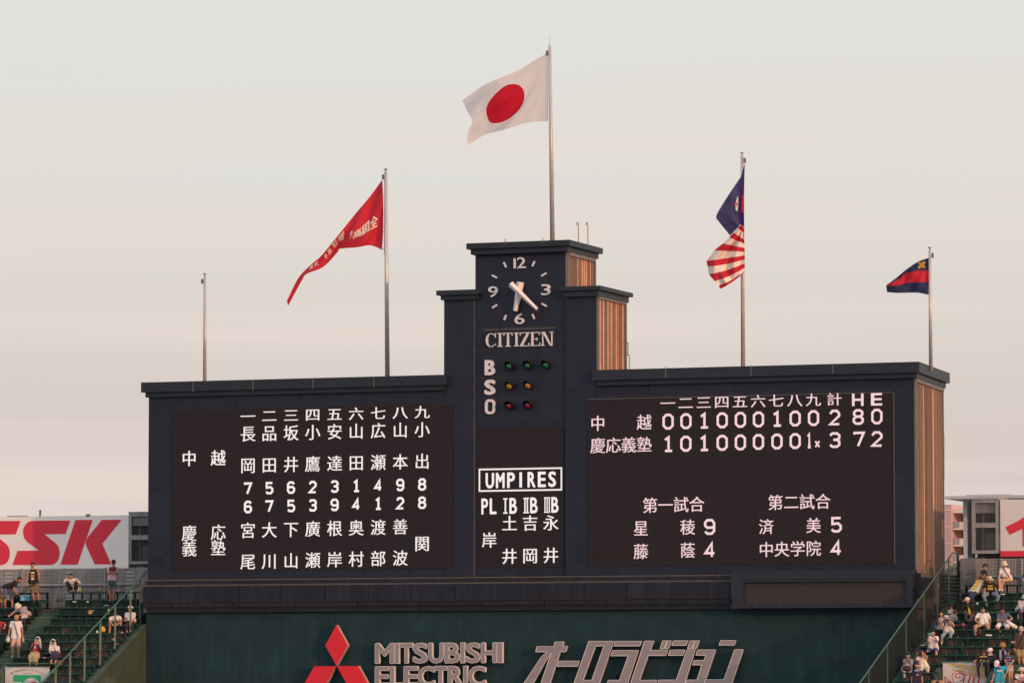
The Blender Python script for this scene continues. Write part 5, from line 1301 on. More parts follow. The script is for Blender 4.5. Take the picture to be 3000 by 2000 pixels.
    if legs is not None:
        lm = mat('cloth_%02d_%02d_%02d' % tuple(int(99 * c) for c in legs), legs, .85, .12, 9, bump=.35)
        b1 = Blob()
        b1.cap(J['hiL'] + ZH * .07 * S_, J['hiR'] + ZH * .07 * S_, .095 * S_, .095 * S_)
        if skirt:
            for i in range(5):
                v = i / 4; a = J['hiL'].lerp(J['hiR'], v); b_ = J['knL'].lerp(J['knR'], v); b1.cap(a, b_, .10, .085)
                b1.cap(b_, b_.lerp(J['anL'].lerp(J['anR'], v), .45) + TH * .03, .085, .05)
        else:
            for s in 'LR':
                a, b_, c_ = J['hi' + s], J['kn' + s], J['an' + s]
                if leg < 1: b1.cap(a, a.lerp(b_, leg), .092 * S_, .082 * S_)
                else:
                    b1.cap(a, b_, .092 * S_, .068 * S_); b1.cap(b_, b_.lerp(c_, min(1, leg - 1 + .001)) if leg > 1 else b_, .066 * S_, .052 * S_)
        blob_obj(b1, 'skirt' if skirt else ('trousers' if leg > 1.5 else 'shorts'), lm, t, base, .019)
    if shoes is not None:
        sm_ = mat('shoe_%02d_%02d_%02d' % tuple(int(99 * c) for c in shoes), shoes, .6, .05)
        for s in 'LR':
            c_ = J['an' + s]; ft = TH * (.135 * S_) + RH * (.02 if s == 'R' else -.02)
            blob_obj(Blob().cap(c_ - ZH * .045 - TH * .03, c_ - ZH * .05 + ft, .045 * S_, .040 * S_), 'shoe', sm_, t, base, .02)
    # face
    if not noeyes:
        for s in (-1, 1):
            e = Blob().ball(hc + r * s * .030 * S_ + f * .086 * S_ + u * .012 * S_, (.014, .008, .007), (r, f, u)); mesh('eye', [p - base for p in e.v], e.f, EYEM).parent = t
        e = Blob().ball(hc + f * .086 * S_ - u * .055 * S_, (.022, .008, .006), (r, f, u)); mesh('mouth', [p - base for p in e.v], e.f, LIPM).parent = t
    # hair
    if hair:
        hm = HAIRM if not isinstance(hair, tuple) else mat('hair_%02d' % int(hair[0] * 99), hair, .6)
        b1 = Blob().ball(hc - f * .020 * S_ + u * .022 * S_, (.084 * S_, .092 * S_, .104 * S_), (r, f, u)).ball(hc + f * .02 * S_ + u * .06 * S_, (.070 * S_, .070 * S_, .055 * S_), (r, f, u))
        if hair == 'long':
            for s in (-1, 0, 1): b1.cap(hc + r * s * .06 - f * .03, hc + r * s * .075 - f * .045 - u * .22, .035, .03)
        blob_obj(b1, 'hair', hm, t, base, .016)
    if hat:
        kind, col = hat[0], hat[1]; hm = mat('hat_%02d_%02d_%02d' % tuple(int(99 * c) for c in col), col, .8, .08, 12, bump=.2)
        top_c = hc + u * .055 * S_ - f * .01; n = 20; V = []; F = []
        def ring(z, rx, ry, off=0):
            return [top_c + u * z + r * (rx * math.cos(2 * math.pi * i / n)) + f * (ry * math.sin(2 * math.pi * i / n) + off) for i in range(n)]
        if kind in ('cap',):
            rs_ = [ring(-.03, .091, .105), ring(.01, .092, .104), ring(.045, .078, .088), ring(.066, .048, .054), ring(.074, .01, .01)]
            b = MB(); v = [p for q in rs_ for p in q]; b.add([p - base for p in v], [(a * n + i, a * n + (i + 1) % n, (a + 1) * n + (i + 1) % n, (a + 1) * n + i) for a in range(4) for i in range(n)])
            b.build('hat', hm, None, True).parent = t
            b = MB(); bc = mat('hat_%02d_%02d_%02d' % tuple(int(99 * c) for c in (hat[2] if len(hat) > 2 else col)), hat[2] if len(hat) > 2 else col, .8, .08)
            a0 = [top_c - u * .02 + f * .06 + r * (.078 * math.cos(math.pi * i / 8)) + f * (.115 * math.sin(math.pi * i / 8)) - u * (.02 * math.sin(math.pi * i / 8)) for i in range(9)]
            a1 = [p - u * .012 for p in a0]; b.add([p - base for p in a0 + a1], [tuple(range(9)), tuple(range(17, 8, -1))] + [(i, i + 9, i + 10, i + 1) for i in range(8)] + [(8, 17, 9, 0)])
            b.build('peak', bc).parent = t
        else:
            w_ = .165 if kind == 'straw' else .145; dp = -.02 if kind == 'straw' else -.055
            rs_ = [ring(dp - .025, w_, w_ + .01), ring(dp - .018, w_ + .001, w_ + .011), ring(-.022, .098, .110), ring(.045, .088, .098), ring(.068, .066, .075), ring(.070, .01, .01)]
            b = MB(); v = [p for q in rs_ for p in q]; b.add([p - base for p in v], [(a * n + i, a * n + (i + 1) % n, (a + 1) * n + (i + 1) % n, (a + 1) * n + i) for a in range(5) for i in range(n)])
            b.build('hat', hm, None, True).parent = t
            if len(hat) > 2:
                rs_ = [ring(-.016, .1005, .1125), ring(.008, .097, .109)]; v = rs_[0] + rs_[1]
                mesh('hat_band', [p - base for p in v], [(i, (i + 1) % n, (i + 1) % n + n, i + n) for i in range(n)], mat('hat_%02d_%02d_%02d' % tuple(int(99 * c) for c in hat[2]), hat[2], .8)).parent = t
    # prints: (u0, v0, u1, v1, colour) over the chest, v down from the neck
    for i, (u0, v0, u1, v1, col) in enumerate(prints):
        pm = mat('print_%02d_%02d_%02d' % tuple(int(99 * c) for c in col), col, .8, .25, 30)
        mid = (J['hiL'] + J['hiR']) / 2; dn = (mid - J['neck']); V = []
        for vv in (v0, (v0 + v1) / 2, v1):
            for k_ in range(4):
                uu = u0 + (u1 - u0) * k_ / 3
                V.append(J['neck'] + dn * vv + RH * uu * .17 * S_ + TH * ((.118 + .018) * S_ * math.sqrt(max(.05, 1 - (uu * .55) ** 2)) + .012 + .004 * i) - base)
        mesh('shirt_print', V, [(q + c_, q + c_ + 1, q + c_ + 5, q + c_ + 4) for q in (0, 4) for c_ in range(3)], pm).parent = t
    return t, J, base
def item(name, label, cat, p, parts):
    """small prop: parts = [(name, MB, material, smooth)] in coordinates relative to p"""
    if len(parts) == 1:
        o = parts[0][1].build(name, parts[0][2], None, parts[0][3] if len(parts[0]) > 3 else False); o.location = p; return tag(o, label, cat)
    t = thing(name, p, label, cat)
    for q in parts: o = q[1].build(q[0], q[2], None, q[3] if len(q) > 3 else False); o.parent = t
    return t
def slab(c, w_, h_, t_=.012):        # flat device facing the camera
    m = MB(); v = [c + RH * (a * w_ / 2) + ZH * (b_ * h_ / 2) + TH * (e * t_ / 2) for e in (-1, 1) for a, b_ in ((-1, -1), (1, -1), (1, 1), (-1, 1))]
    m.add(v, [(0, 1, 2, 3), (7, 6, 5, 4), (0, 4, 5, 1), (1, 5, 6, 2), (2, 6, 7, 3), (3, 7, 4, 0)]); return m
O = Vector((0, 0, 0))
def lump(r, sq=(1, 1, 1), seed=0, amp=.18):    # crumpled bag-like body
    rr = random.Random(seed); m = MB(); v = []
    for p in BV:
        q = Vector((math.copysign(abs(p.x) ** .75, p.x), math.copysign(abs(p.y) ** .75, p.y), math.copysign(abs(p.z) ** .75, p.z))) * (1 + rr.uniform(-amp, amp))
        v.append(q.x * r * sq[0] * RH + q.y * r * sq[1] * TH + q.z * r * sq[2] * ZH)
    m.add(v, BF); return m
def strap(J, base, t, side='L', col=(.08, .03, .03)):
    a = J['sh' + side] * .55 + J['neck'] * .45 + ZH * .05 + TH * .07; b_ = J['hi' + ('R' if side == 'L' else 'L')] + TH * .13 + ZH * .02; c_ = (a + b_) / 2 + TH * .055
    m = MB(); m.bar(a - base, c_ - base, .03, .012); m.bar(c_ - base, b_ - base, .03, .012); m.build('shoulder_strap', mat('strap_%02d' % int(col[0] * 99), col)).parent = t
WHT, OFFW, BLK, NVY = (.72, .70, .70), (.62, .60, .56), (.022, .020, .022), (.035, .037, .075)

# ---- right bank
t, J, b0 = person('B', 0, (1400, 665), 'person in white shirt and cream sun hat sitting on the top frame with tan shorts', WHT, (.52, .36, .18), j=dict(head=(1320, 262), shL=(1240, 400), shR=(1430, 410), elL=(1200, 540), haL=(1150, 660), elR=(1440, 560), haR=(1260, 650), knL=(1160, 700), knR=(1270, 690), anL=(1165, 920), anR=(1215, 925)), d=dict(neck=.05), hat=('bucket', (.66, .55, .40)), hair=None, leg=.9, shoes=WHT, hy=-15, hp=-8, skin=2)
strap(J, b0, t, 'L', (.05, .02, .03))
item('shoulder_bag', 'dark maroon bag on the lap of the person in the cream sun hat', 'bag', J['haR'] + TH * .03 + RH * .04 - ZH * .0, [('bag', lump(.085, (1.3, .5, .7), 3), mat('bag_maroon', (.06, .02, .035)), True)])
person('B', 0, (800, 620), 'person in navy shirt seen side on with head turned left by the grey cabinet', (.020, .022, .045), (.03, .03, .04), j=dict(head=(840, 335), shL=(760, 450), shR=(860, 470), elL=(740, 560), haL=(720, 640), elR=(880, 600), haR=(790, 680), knL=(700, 650), knR=(740, 660), anL=(700, 830), anR=(740, 840)), hy=-75, hat=('cap', (.03, .03, .04)), size=.86)
person('B', 1, (620, 940), 'person leaning far right in yellow and white shirt with navy jeans', (.66, .64, .60), (.035, .045, .10), j=dict(head=(800, 590), neck=(765, 670), shL=(640, 720), shR=(770, 720), elL=(600, 660), haL=(700, 560), elR=(850, 640), haR=(800, 560), hiL=(480, 990), hiR=(600, 1010), knL=(420, 1110), knR=(480, 1120), anL=(480, 1290), anR=(500, 1300)), hair='long', hy=-20, leg=2, prints=((-1.2, .0, -.1, .75, (.55, .42, .12)),))
t, J, b0 = person('B', 1, (960, 1020), 'person in black t-shirt and striped straw hat with torn blue jeans and hands on knees', (.022, .017, .017), (.16, .24, .33), j=dict(head=(950, 660), shL=(850, 760), shR=(1060, 760), elL=(830, 920), haL=(750, 1080), elR=(1100, 900), haR=(1140, 1060), knL=(760, 1110), knR=(1160, 1110), anL=(850, 1320), anR=(1070, 1320)), hat=('straw', (.62, .54, .42), (.25, .12, .10)), hair=None, leg=2, shoes=(.16, .16, .17), hp=-8, prints=((-.55, .22, .55, .36, (.50, .33, .08)), (-.2, .38, .2, .42, (.5, .33, .08)), (-.6, .46, .6, .66, (.50, .33, .08))), skin=1)
g_ = slab(J['head'] + TH * .095 + ZH * .012, .13, .035).build('sunglasses', mat('glasses_black', (.01, .01, .012), .2)); g_.location = -b0; g_.parent = t
t, J, b0 = person('B', 3, (450, 1560), 'photographer in dark vest with cream cap and yellow towel raising a camera', (.030, .022, .022), (.10, .085, .08), j=dict(head=(375, 1190), shL=(290, 1330), shR=(480, 1340), elL=(205, 1420), haL=(250, 1230), elR=(510, 1390), haR=(350, 1260), knL=(300, 1500), knR=(420, 1740), anL=(330, 1700), anR=(330, 1890)), d=dict(haL=.35, haR=.33, elL=.2, elR=.2), hat=('cap', (.66, .52, .42)), hair=None, sleeve=1.95, leg=2, shoes=(.05, .04, .04), hy=-30, prints=((-.25, .10, .15, .95, (.62, .50, .06)),))
cm = item('camera', 'black camera held up by the photographer in the yellow towel', 'camera', (J['haL'] + J['haR']) / 2 + TH * .05, [('camera_body', slab(O, .13, .09, .06), BLKM := mat('device_black', (.012, .012, .014), .4)), ('camera_lens', MB().tube(O, TH * .11 - RH * .05, .036, .04, 12), BLKM)])
person('C', 4, (520, 490), 'person in white short sleeved shirt and tan trousers sitting upright with one hand hanging down', WHT, (.42, .30, .20), j=dict(head=(495, 222), shL=(410, 300), shR=(590, 300), elL=(345, 400), haL=(400, 475), elR=(640, 410), haR=(632, 545), knL=(330, 535), knR=(575, 545), anL=(335, 690), anR=(575, 690)), d=dict(haR=.05), hair=(.05, .035, .03), leg=1.7, shoes=(.05, .04, .04), skin=0)
t, J, b0 = person('C', 4, (860, 478), 'person in slate blue t-shirt and white shorts with ankles crossed', (.10, .12, .19), WHT, j=dict(head=(855, 222), shL=(785, 310), shR=(960, 300), elL=(760, 420), haL=(870, 425), elR=(1040, 380), haR=(930, 430), knL=(730, 550), knR=(940, 555), anL=(840, 680), anR=(870, 690)), d=dict(haL=.25, haR=.25), leg=.85, shoes=None, hp=-20, skin=1)
item('towel_roll', 'white cloth bag held out by the person in white shorts', 'bag', J['haR'] + RH * .16 - ZH * .12, [('cloth', MB().tube(-RH * .18 + ZH * .14, RH * .10 - ZH * .08, .05, .085, 12).tube(RH * .10 - ZH * .08, RH * .2 - ZH * .1, .085, .05, 12), mat('cloth_white', (.74, .70, .70)), True)])
person('C', 2.7, (1190, 235), 'person in pale grey long sleeves cut by the right frame edge holding a cream bag', (.50, .45, .46), (.04, .035, .08), j=dict(head=(1270, -10), shL=(1170, 70), shR=(1300, 70), elL=(1170, 150), haL=(1205, 245), knL=(1170, 300), knR=(1290, 300), anL=(1180, 420), anR=(1290, 420)), hat=('bucket', (.55, .50, .32)), hair='long', sleeve=1.9, leg=2)
item('tote_bag', 'cream tote bag with handle standing on the seats at the right frame edge', 'bag', at(2985, 1806, yrow(3.4)), [('tote', lump(.10, (.6, .6, 1.1), 5, .08), mat('bag_cream', (.55, .50, .36)), True), ('handle', MB().path([RH * .02 + ZH * .10, RH * .08 + ZH * .18, RH * .20 + ZH * .19, RH * .28 + ZH * .10], .014), mat('bag_cream', (1, 1, 1)))])
t, J, b0 = person('C', 7, (1175, 925), 'person in brown t-shirt and grey cap standing on the stairs in tan shorts', (.09, .06, .055), (.36, .25, .13), 'stand', j=dict(head=(1200, 575), shL=(1120, 680), shR=(1290, 680), elL=(1095, 810), haL=(1085, 940), knL=(1150, 1080), knR=(1230, 1080), anL=(1165, 1215), anR=(1235, 1210)), hat=('cap', (.50, .40, .36)), hair='hair', leg=.95, hy=10, hp=-20, size=1.05)
strap(J, b0, t, 'R', (.02, .02, .02))
t, J, b0 = person('C', 8, (860, 1180), 'person in brown bucket hat with blue scarf over a dark jacket', (.035, .035, .04), (.04, .04, .05), j=dict(head=(862, 870), shL=(800, 960), shR=(920, 960), elL=(780, 1080), elR=(930, 1080)), hat=('bucket', (.36, .17, .08)), hair=None, sleeve=1.9, leg=2, prints=((-.75, .0, -.3, .95, (.30, .36, .50)), (.3, .0, .75, .95, (.28, .34, .48))), skin=1)
person('C', 9, (975, 1240), 'child in purple printed t-shirt and navy cap with striped shorts', (.065, .045, .10), (.45, .33, .28), j=dict(head=(962, 985), shL=(900, 1060), shR=(1030, 1060), elL=(900, 1150), haL=(930, 1220), elR=(1060, 1160), haR=(985, 1225), knL=(960, 1350), knR=(1010, 1360), anL=(960, 1500), anR=(1010, 1510)), hat=('cap', (.03, .03, .07)), hair='hair', leg=.95, size=.85, prints=((-.7, .15, .5, .24, (.10, .35, .50)), (-.7, .42, .6, .5, (.5, .12, .25)), (-.6, .7, .4, .78, (.15, .4, .5))))
person('C', 8.6, (640, 1210), 'person in white cap and dark top with white collar behind the guard rail', (.025, .022, .04), (.03, .03, .04), j=dict(head=(628, 975), shL=(590, 1070), shR=(710, 1070), elL=(570, 1150), elR=(760, 1150)), hat=('cap', (.74, .66, .68)), hair='hair', sleeve=1.9, leg=2, hy=-35, prints=((-.5, -.03, .5, .08, WHT),), skin=2)
person('C', 8.6, (470, 1220), 'person in dark cap and yellow collared black top leaning towards the white cap', (.028, .022, .022), (.03, .03, .04), j=dict(head=(515, 1015), shL=(400, 1080), shR=(570, 1090), elL=(360, 1150), haL=(310, 1180), elR=(600, 1170)), hat=('cap', (.05, .04, .04), (.20, .18, .18)), hair='hair', sleeve=.7, leg=2, hy=15, hp=15, prints=((-.8, -.02, .8, .14, (.45, .38, .12)), (.1, .45, .5, .8, (.5, .4, .1)), (-.5, .45, -.2, .6, (.6, .5, .15))), skin=1)
t, J, b0 = person('C', 10.4, (800, 1530), 'person in bright blue t-shirt and white cap bending forward on the stairs', (.03, .33, .50), WHT, 'stand', j=dict(head=(745, 1205), neck=(800, 1250), shL=(735, 1290), shR=(900, 1270), elL=(700, 1400), haL=(660, 1530), elR=(960, 1330), haR=(905, 1440), knL=(740, 1760), knR=(860, 1760), anL=(740, 1980), anR=(860, 1980)), d=dict(head=.22, neck=.12), hat=('cap', (.76, .72, .72)), hair='hair', hy=-25, hp=-35, leg=1, prints=((-.6, .22, .5, .36, (.55, .60, .62)),))
t, J, b0 = person('C', 10.5, (1200, 1560), 'person in cream straw hat with pink band and pale printed top at lower right', (.66, .56, .56), (.10, .08, .10), j=dict(head=(1205, 1330), shL=(1120, 1420), shR=(1300, 1420), elL=(1090, 1520), elR=(1330, 1520)), hat=('straw', (.70, .56, .42), (.60, .22, .20)), hair='long', leg=2, skin=2, prints=((.1, .3, .7, .9, (.62, .15, .28)), (-.6, .4, -.2, .55, (.5, .1, .15))))
person('C', 12, (1085, 1760), 'person with short black hair whose head shows at the bottom right frame edge', (.20, .12, .10), (.05, .05, .06), j=dict(head=(1085, 1520)), hair='hair', hp=-10)
t, J, b0 = person('A', 3, (1125, 340), 'child in white t-shirt and black cap holding a dark glove by the kerb', (.62, .60, .62), (.13, .20, .26), j=dict(head=(1080, 90), shL=(1050, 180), shR=(1165, 180), elL=(1040, 250), haL=(1080, 230), elR=(1190, 230), haR=(1140, 200), knL=(1080, 345), knR=(1130, 350), anL=(1080, 470), anR=(1130, 470)), hat=('cap', (.02, .02, .022)), size=.82, leg=2, hy=-25)
item('glove', 'dark leather glove held by the child in the black cap', 'glove', J['haR'] + TH * .05, [('glove', lump(.075, (1, .6, 1), 8, .12), mat('glove_dark', (.03, .02, .05)), True)])
person('A', 4, (870, 520), 'child with short black hair in white and purple top beside the person with the tablet', (.45, .38, .46), (.33, .30, .36), j=dict(head=(900, 235), shL=(845, 340), shR=(940, 340), elL=(830, 430), haL=(860, 400), knL=(810, 530), knR=(890, 530), anL=(800, 650), anR=(880, 650)), size=.85, leg=.95, hy=-40, hp=10, prints=((-1.05, .0, -.6, .9, (.06, .03, .10)), (-.2, .2, 0, .8, (.07, .05, .09))))
t, J, b0 = person('A', 5, (1040, 600), 'person in pale t-shirt and striped straw hat holding a dark tablet before the face', (.62, .57, .52), (.24, .28, .36), j=dict(head=(990, 325), shL=(930, 410), shR=(1090, 410), elL=(860, 480), haL=(915, 385), elR=(1140, 470), haR=(1040, 350), knL=(890, 680), knR=(1060, 640), anL=(880, 790), anR=(1040, 860)), d=dict(haL=.30, haR=.30, elL=.15, elR=.15), hat=('straw', (.66, .54, .44), (.04, .03, .05)), hair=None, sleeve=.6, leg=2, shoes=(.6, .5, .42), prints=((-.75, .05, -.45, .35, (.03, .04, .16)), (.25, .05, .55, .35, (.03, .04, .16))))
item('tablet', 'dark tablet held up by the person in the striped straw hat', 'tablet', (J['haL'] + J['haR']) / 2 + TH * .05, [('tablet', slab(O, .20, .17), mat('tablet_grey', (.07, .06, .07), .3))])
t, J, b0 = person('A', 7, (745, 925), 'person in white striped t-shirt and navy shorts taking a picture with a turquoise phone', WHT, (.045, .055, .13), j=dict(head=(738, 600), shL=(670, 690), shR=(820, 690), elL=(628, 780), haL=(640, 640), elR=(830, 770), haR=(730, 645), knL=(610, 960), knR=(785, 970), anL=(560, 1010), anR=(785, 1140)), d=dict(haL=.34, haR=.32, elL=.18, elR=.18, anL=.1), leg=.9, shoes=None, hy=-15, prints=tuple((-.15, .1 + .12 * i, .75, .14 + .12 * i, (.33, .33, .42)) for i in range(7)))
item('phone', 'turquoise phone held up sideways by the person in the white striped t-shirt', 'phone', J['haL'] + RH * .06 + TH * .05 - ZH * .01 + ZH * .04, [('phone', slab(O, .135, .085), mat('phone_turquoise', (.03, .42, .45), .4))])
t, J, b0 = person('A', 9, (570, 1290), 'person in cream polo shirt holding a black tablet up before the face', (.70, .62, .56), (.52, .45, .36), j=dict(head=(525, 985), shL=(460, 1080), shR=(600, 1080), elL=(395, 1120), haL=(425, 1000), elR=(620, 1060), haR=(510, 970), knL=(480, 1330), knR=(620, 1320), anL=(490, 1470), anR=(620, 1460)), d=dict(haL=.32, haR=.32, elL=.2, elR=.2), leg=2, hy=-10, hp=10)
item('tablet', 'black tablet held up by the person in the cream polo shirt', 'tablet', J['haL'] + RH * .09 + TH * .04, [('tablet', slab(O, .13, .19), BLKM)])
t, J, b0 = person('A', 9, (240, 1320), 'person in black cap and light blue shirt with a dark bag on the lap', (.45, .50, .58), (.50, .50, .44), j=dict(head=(262, 1035), shL=(200, 1130), shR=(345, 1130), elL=(200, 1200), haL=(230, 1110), elR=(330, 1220), haR=(255, 1090), knL=(165, 1390), knR=(290, 1390), anL=(185, 1530), anR=(270, 1530)), d=dict(haL=.25, haR=.25), hat=('cap', (.04, .035, .04), (.62, .60, .60)), leg=2, shoes=(.5, .5, .52), hp=-10)
item('lap_bag', 'dark messenger bag on the lap of the person in the light blue shirt', 'bag', hwb := (J['knL'] + J['knR']) / 2 * .5 + (J['hiL'] + J['hiR']) / 2 * .5 + ZH * .13 + TH * .12, [('bag', lump(.16, (1.05, .5, .65), 11, .07), mat('bag_charcoal', (.05, .038, .045)), True)])
t, J, b0 = person('A', 11, (430, 1600), 'person in navy t-shirt and white cap seen from the waist up at the bottom edge', (.030, .026, .065), (.04, .04, .06), 'stand', j=dict(head=(430, 1225), shL=(360, 1340), shR=(510, 1340), elL=(335, 1460), haL=(330, 1600), elR=(535, 1450), haR=(540, 1600)), hat=('cap', (.03, .03, .06), (.70, .66, .68)), leg=2, prints=((-.5, -.06, .5, .04, (.32, .34, .50)), (-.2, .26, .3, .34, (.5, .38, .08))), skin=1)

person('B', 0, (1840, 680), 'person in dark blue top cut by the right frame edge beside the mesh fence', (.05, .06, .11), (.14, .13, .15), j=dict(head=(1880, 420), shL=(1830, 560), shR=(1960, 560), elL=(1810, 640), haL=(1800, 700), knL=(1780, 760), knR=(1880, 770), anL=(1790, 930), anR=(1880, 930)), leg=2, hy=-20)
person('A', 12, (840, 1790), 'person in orange brown top whose head shows at the bottom edge under the swirl board', (.40, .20, .12), (.05, .05, .06), j=dict(head=(828, 1580)), hair='hair', hp=-5)
person('A', 6, (620, 880), 'person in dark teal top reaching left behind the person with the turquoise phone', (.035, .10, .12), (.04, .05, .08), j=dict(head=(655, 720), shL=(590, 800), shR=(700, 790), elL=(560, 840), haL=(495, 855), elR=(720, 850), haR=(700, 900), knL=(600, 960), knR=(680, 960), anL=(610, 1040), anR=(680, 1040)), size=.85, leg=2, hy=-60)

# ---- left bank
t, J, b0 = person('D', 1.2, (165, 690), 'person in black t-shirt and patterned blue shorts bending right over a cooler', BLK, (.10, .11, .17), 'stand', j=dict(head=(440, 535), neck=(370, 560), shL=(320, 570), shR=(350, 600), elL=(310, 720), haL=(350, 800), elR=(330, 730), haR=(390, 830), hiL=(120, 700), hiR=(210, 710), knL=(125, 940), knR=(270, 940), anL=(120, 1150), anR=(285, 1170)), d=dict(head=.15, shR=.16, shL=-.02, elL=.08, elR=.2, haL=.2, haR=.3), hy=70, hp=-25, leg=.95, shoes=(.10, .08, .08), skin=1)
t, J, b0 = person('D', .6, (770, 600), 'person in black printed tank top and camouflage shorts standing on the seats', BLK, (.16, .13, .085), 'stand', j=dict(head=(742, 205), shL=(680, 310), shR=(860, 310), elL=(640, 470), haL=(612, 630), elR=(890, 470), haR=(850, 620), knL=(750, 800), knR=(870, 800), anL=(785, 1010), anR=(890, 1010)), tank=True, leg=.95, size=1.02, skin=1, hy=-10, hp=-8, prints=((-.35, .18, .45, .32, (.62, .60, .56)), (-.5, .42, .4, .54, (.65, .25, .05)), (-.4, .60, .3, .78, (.60, .52, .42))))
for i, (dx, dz, ww) in enumerate(((-.06, -.12, .09), (.07, -.2, .08), (-.1, -.3, .07), (.12, -.34, .09), (0, -.05, .08))):
    q = mesh('camouflage_patch', [J['hiL'].lerp(J['hiR'], .5) + RH * (dx + ww * .6 * math.cos(a) * (1 + .3 * math.sin(3 * a + i))) + ZH * (dz + .035 * math.sin(a)) + TH * .105 - b0 for a in [2 * math.pi * n_ / 10 for n_ in range(10)]], [tuple(range(10))], mat('camo_%d' % (i % 2), ((.03, .035, .025), (.34, .22, .12))[i % 2])); q.parent = t
t, J, b0 = person('D', 2, (610, 1340), 'person in grey t-shirt and white bucket hat leaning left with pale trousers', (.33, .31, .35), (.52, .42, .42), j=dict(head=(425, 1150), neck=(470, 1170), shL=(440, 1200), shR=(590, 1180), elL=(330, 1280), haL=(250, 1360), elR=(570, 1300), haR=(450, 1360), knL=(540, 1400), knR=(560, 1410), anL=(545, 1570), anR=(560, 1590)), d=dict(head=.2, neck=.12, shL=.1, shR=.05), hat=('bucket', (.68, .62, .55)), hair=None, leg=1.3, hp=-35, hy=-40)
t, J, b0 = person('E', 6.2, (372, 525), 'person in white t-shirt, pink shorts and tan cap standing on the stairs', WHT, (.62, .36, .34), 'stand', j=dict(head=(378, 95), shL=(275, 190), shR=(450, 190), elL=(225, 340), haL=(200, 490), elR=(505, 340), haR=(515, 490), knL=(295, 720), knR=(425, 720), anL=(295, 920), anR=(425, 920)), hat=('cap', (.42, .27, .12)), hair='hair', leg=.92, shoes=(.42, .40, .40), skin=1, hp=-20, size=1.03)
strap(J, b0, t, 'L', (.16, .06, .035))
item('plastic_bag', 'crumpled white plastic bag in the hand of the person with pink shorts', 'bag', J['haL'] - ZH * .13, [('bag', lump(.105, (.75, .5, 1.1), 21), mat('bag_white', (.68, .62, .58)), True)])
item('paper_bag', 'pale yellow and black bag in the other hand of the person with pink shorts', 'bag', J['haR'] - ZH * .13 + RH * .02, [('bag', lump(.085, (.6, .5, 1.3), 22), mat('bag_olive', (.36, .34, .20)), True)])
t, J, b0 = person('E', 7.3, (815, 880), 'person in red top with white towel over the head and hands at the face', (.55, .060, .055), (.46, .35, .22), j=dict(head=(868, 590), shL=(760, 690), shR=(930, 690), elL=(740, 800), haL=(820, 640), elR=(930, 820), haR=(860, 650), knL=(720, 960), knR=(890, 960), anL=(715, 1180), anR=(850, 1180)), d=dict(haL=.22, haR=.22, elL=.18, elR=.18), skirt=True, sleeve=.6, shoes=None, hair='hair', skin=2, hp=-12)
for s in 'LR': # dark arm covers
    a_, c_ = J['el' + s], J['el' + s].lerp(J['ha' + s], .8); blob_obj(Blob().cap(a_, c_, .044, .034), 'arm_cover', mat('cover_navy', (.025, .018, .07)), t, b0, .02)
def towel(t, J, b0, m_, L=.30):
    hc = J['head']; bl = Blob().ball(hc - TH * .03 + ZH * .035, (.10, .10, .115))
    for s in (-1, 1): bl.cap(hc + RH * s * .085 + ZH * .02, hc + RH * s * .115 - ZH * L + TH * .05, .028, .05)
    bl.cap(hc - TH * .08, hc - TH * .08 - ZH * L, .09, .11); blob_obj(bl, 'head_towel', m_, t, b0, .018)
towel(t, J, b0, mat('towel_pale_blue', (.52, .62, .72), .9))
t, J, b0 = person('E', 7.6, (1260, 870), 'person with white towel draped over long hair wearing a dark skirt beside a bag', (.66, .60, .58), (.045, .04, .075), j=dict(head=(1222, 645), shL=(1170, 760), shR=(1330, 750), elL=(1150, 850), haL=(1210, 930), elR=(1350, 850), haR=(1240, 950), knL=(1230, 930), knR=(1330, 930), anL=(1200, 1080), anR=(1290, 1100)), skirt=True, shoes=None, hair='long', skin=2, hp=-15)
towel(t, J, b0, mat('towel_white', (.70, .68, .68), .9), .26)
t, J, b0 = person('F', .6, (712, 385), 'person in pink shirt and maroon cap standing with folded arms against the fence', (.55, .38, .42), (.22, .22, .27), 'stand', j=dict(head=(735, 62), shL=(640, 170), shR=(795, 170), elL=(635, 260), haL=(730, 250), elR=(800, 260), haR=(690, 235), knL=(660, 590), knR=(745, 590), anL=(680, 745), anR=(730, 745)), d=dict(haL=.18, haR=.18, elL=.08, elR=.08), hat=('cap', (.045, .015, .025)), leg=.7, shoes=None, hp=-10, skin=1, prints=((-.8, -.02, .8, .32, (.16, .025, .045)),))
item('shoulder_bag', 'dark teal bag hanging in front of the person in the pink shirt', 'bag', at(220 + 700 * .15304, 1640 + 440 * .15304, yrow(.6) - .48), [('bag', slab(O, .25, .22, .07), mat('bag_teal', (.025, .045, .06))), ('zip', slab(TH * .04 + ZH * .03, .2, .012, .004), GREY1)])
person('D', .3, (1700, 760), 'person in white long sleeved top and black trousers crouching on the top row', (.62, .60, .60), BLK, j=dict(head=(1625, 455), shL=(1520, 540), shR=(1760, 540), elL=(1480, 600), haL=(1540, 500), elR=(1830, 620), haR=(1770, 560), knL=(1570, 600), knR=(1750, 610), anL=(1600, 770), anR=(1760, 770)), d=dict(knL=.3, knR=.3, anL=.25, anR=.25, haL=.12, haR=.25), sleeve=1.9, leg=2, hp=-5, hy=-15, skin=1)
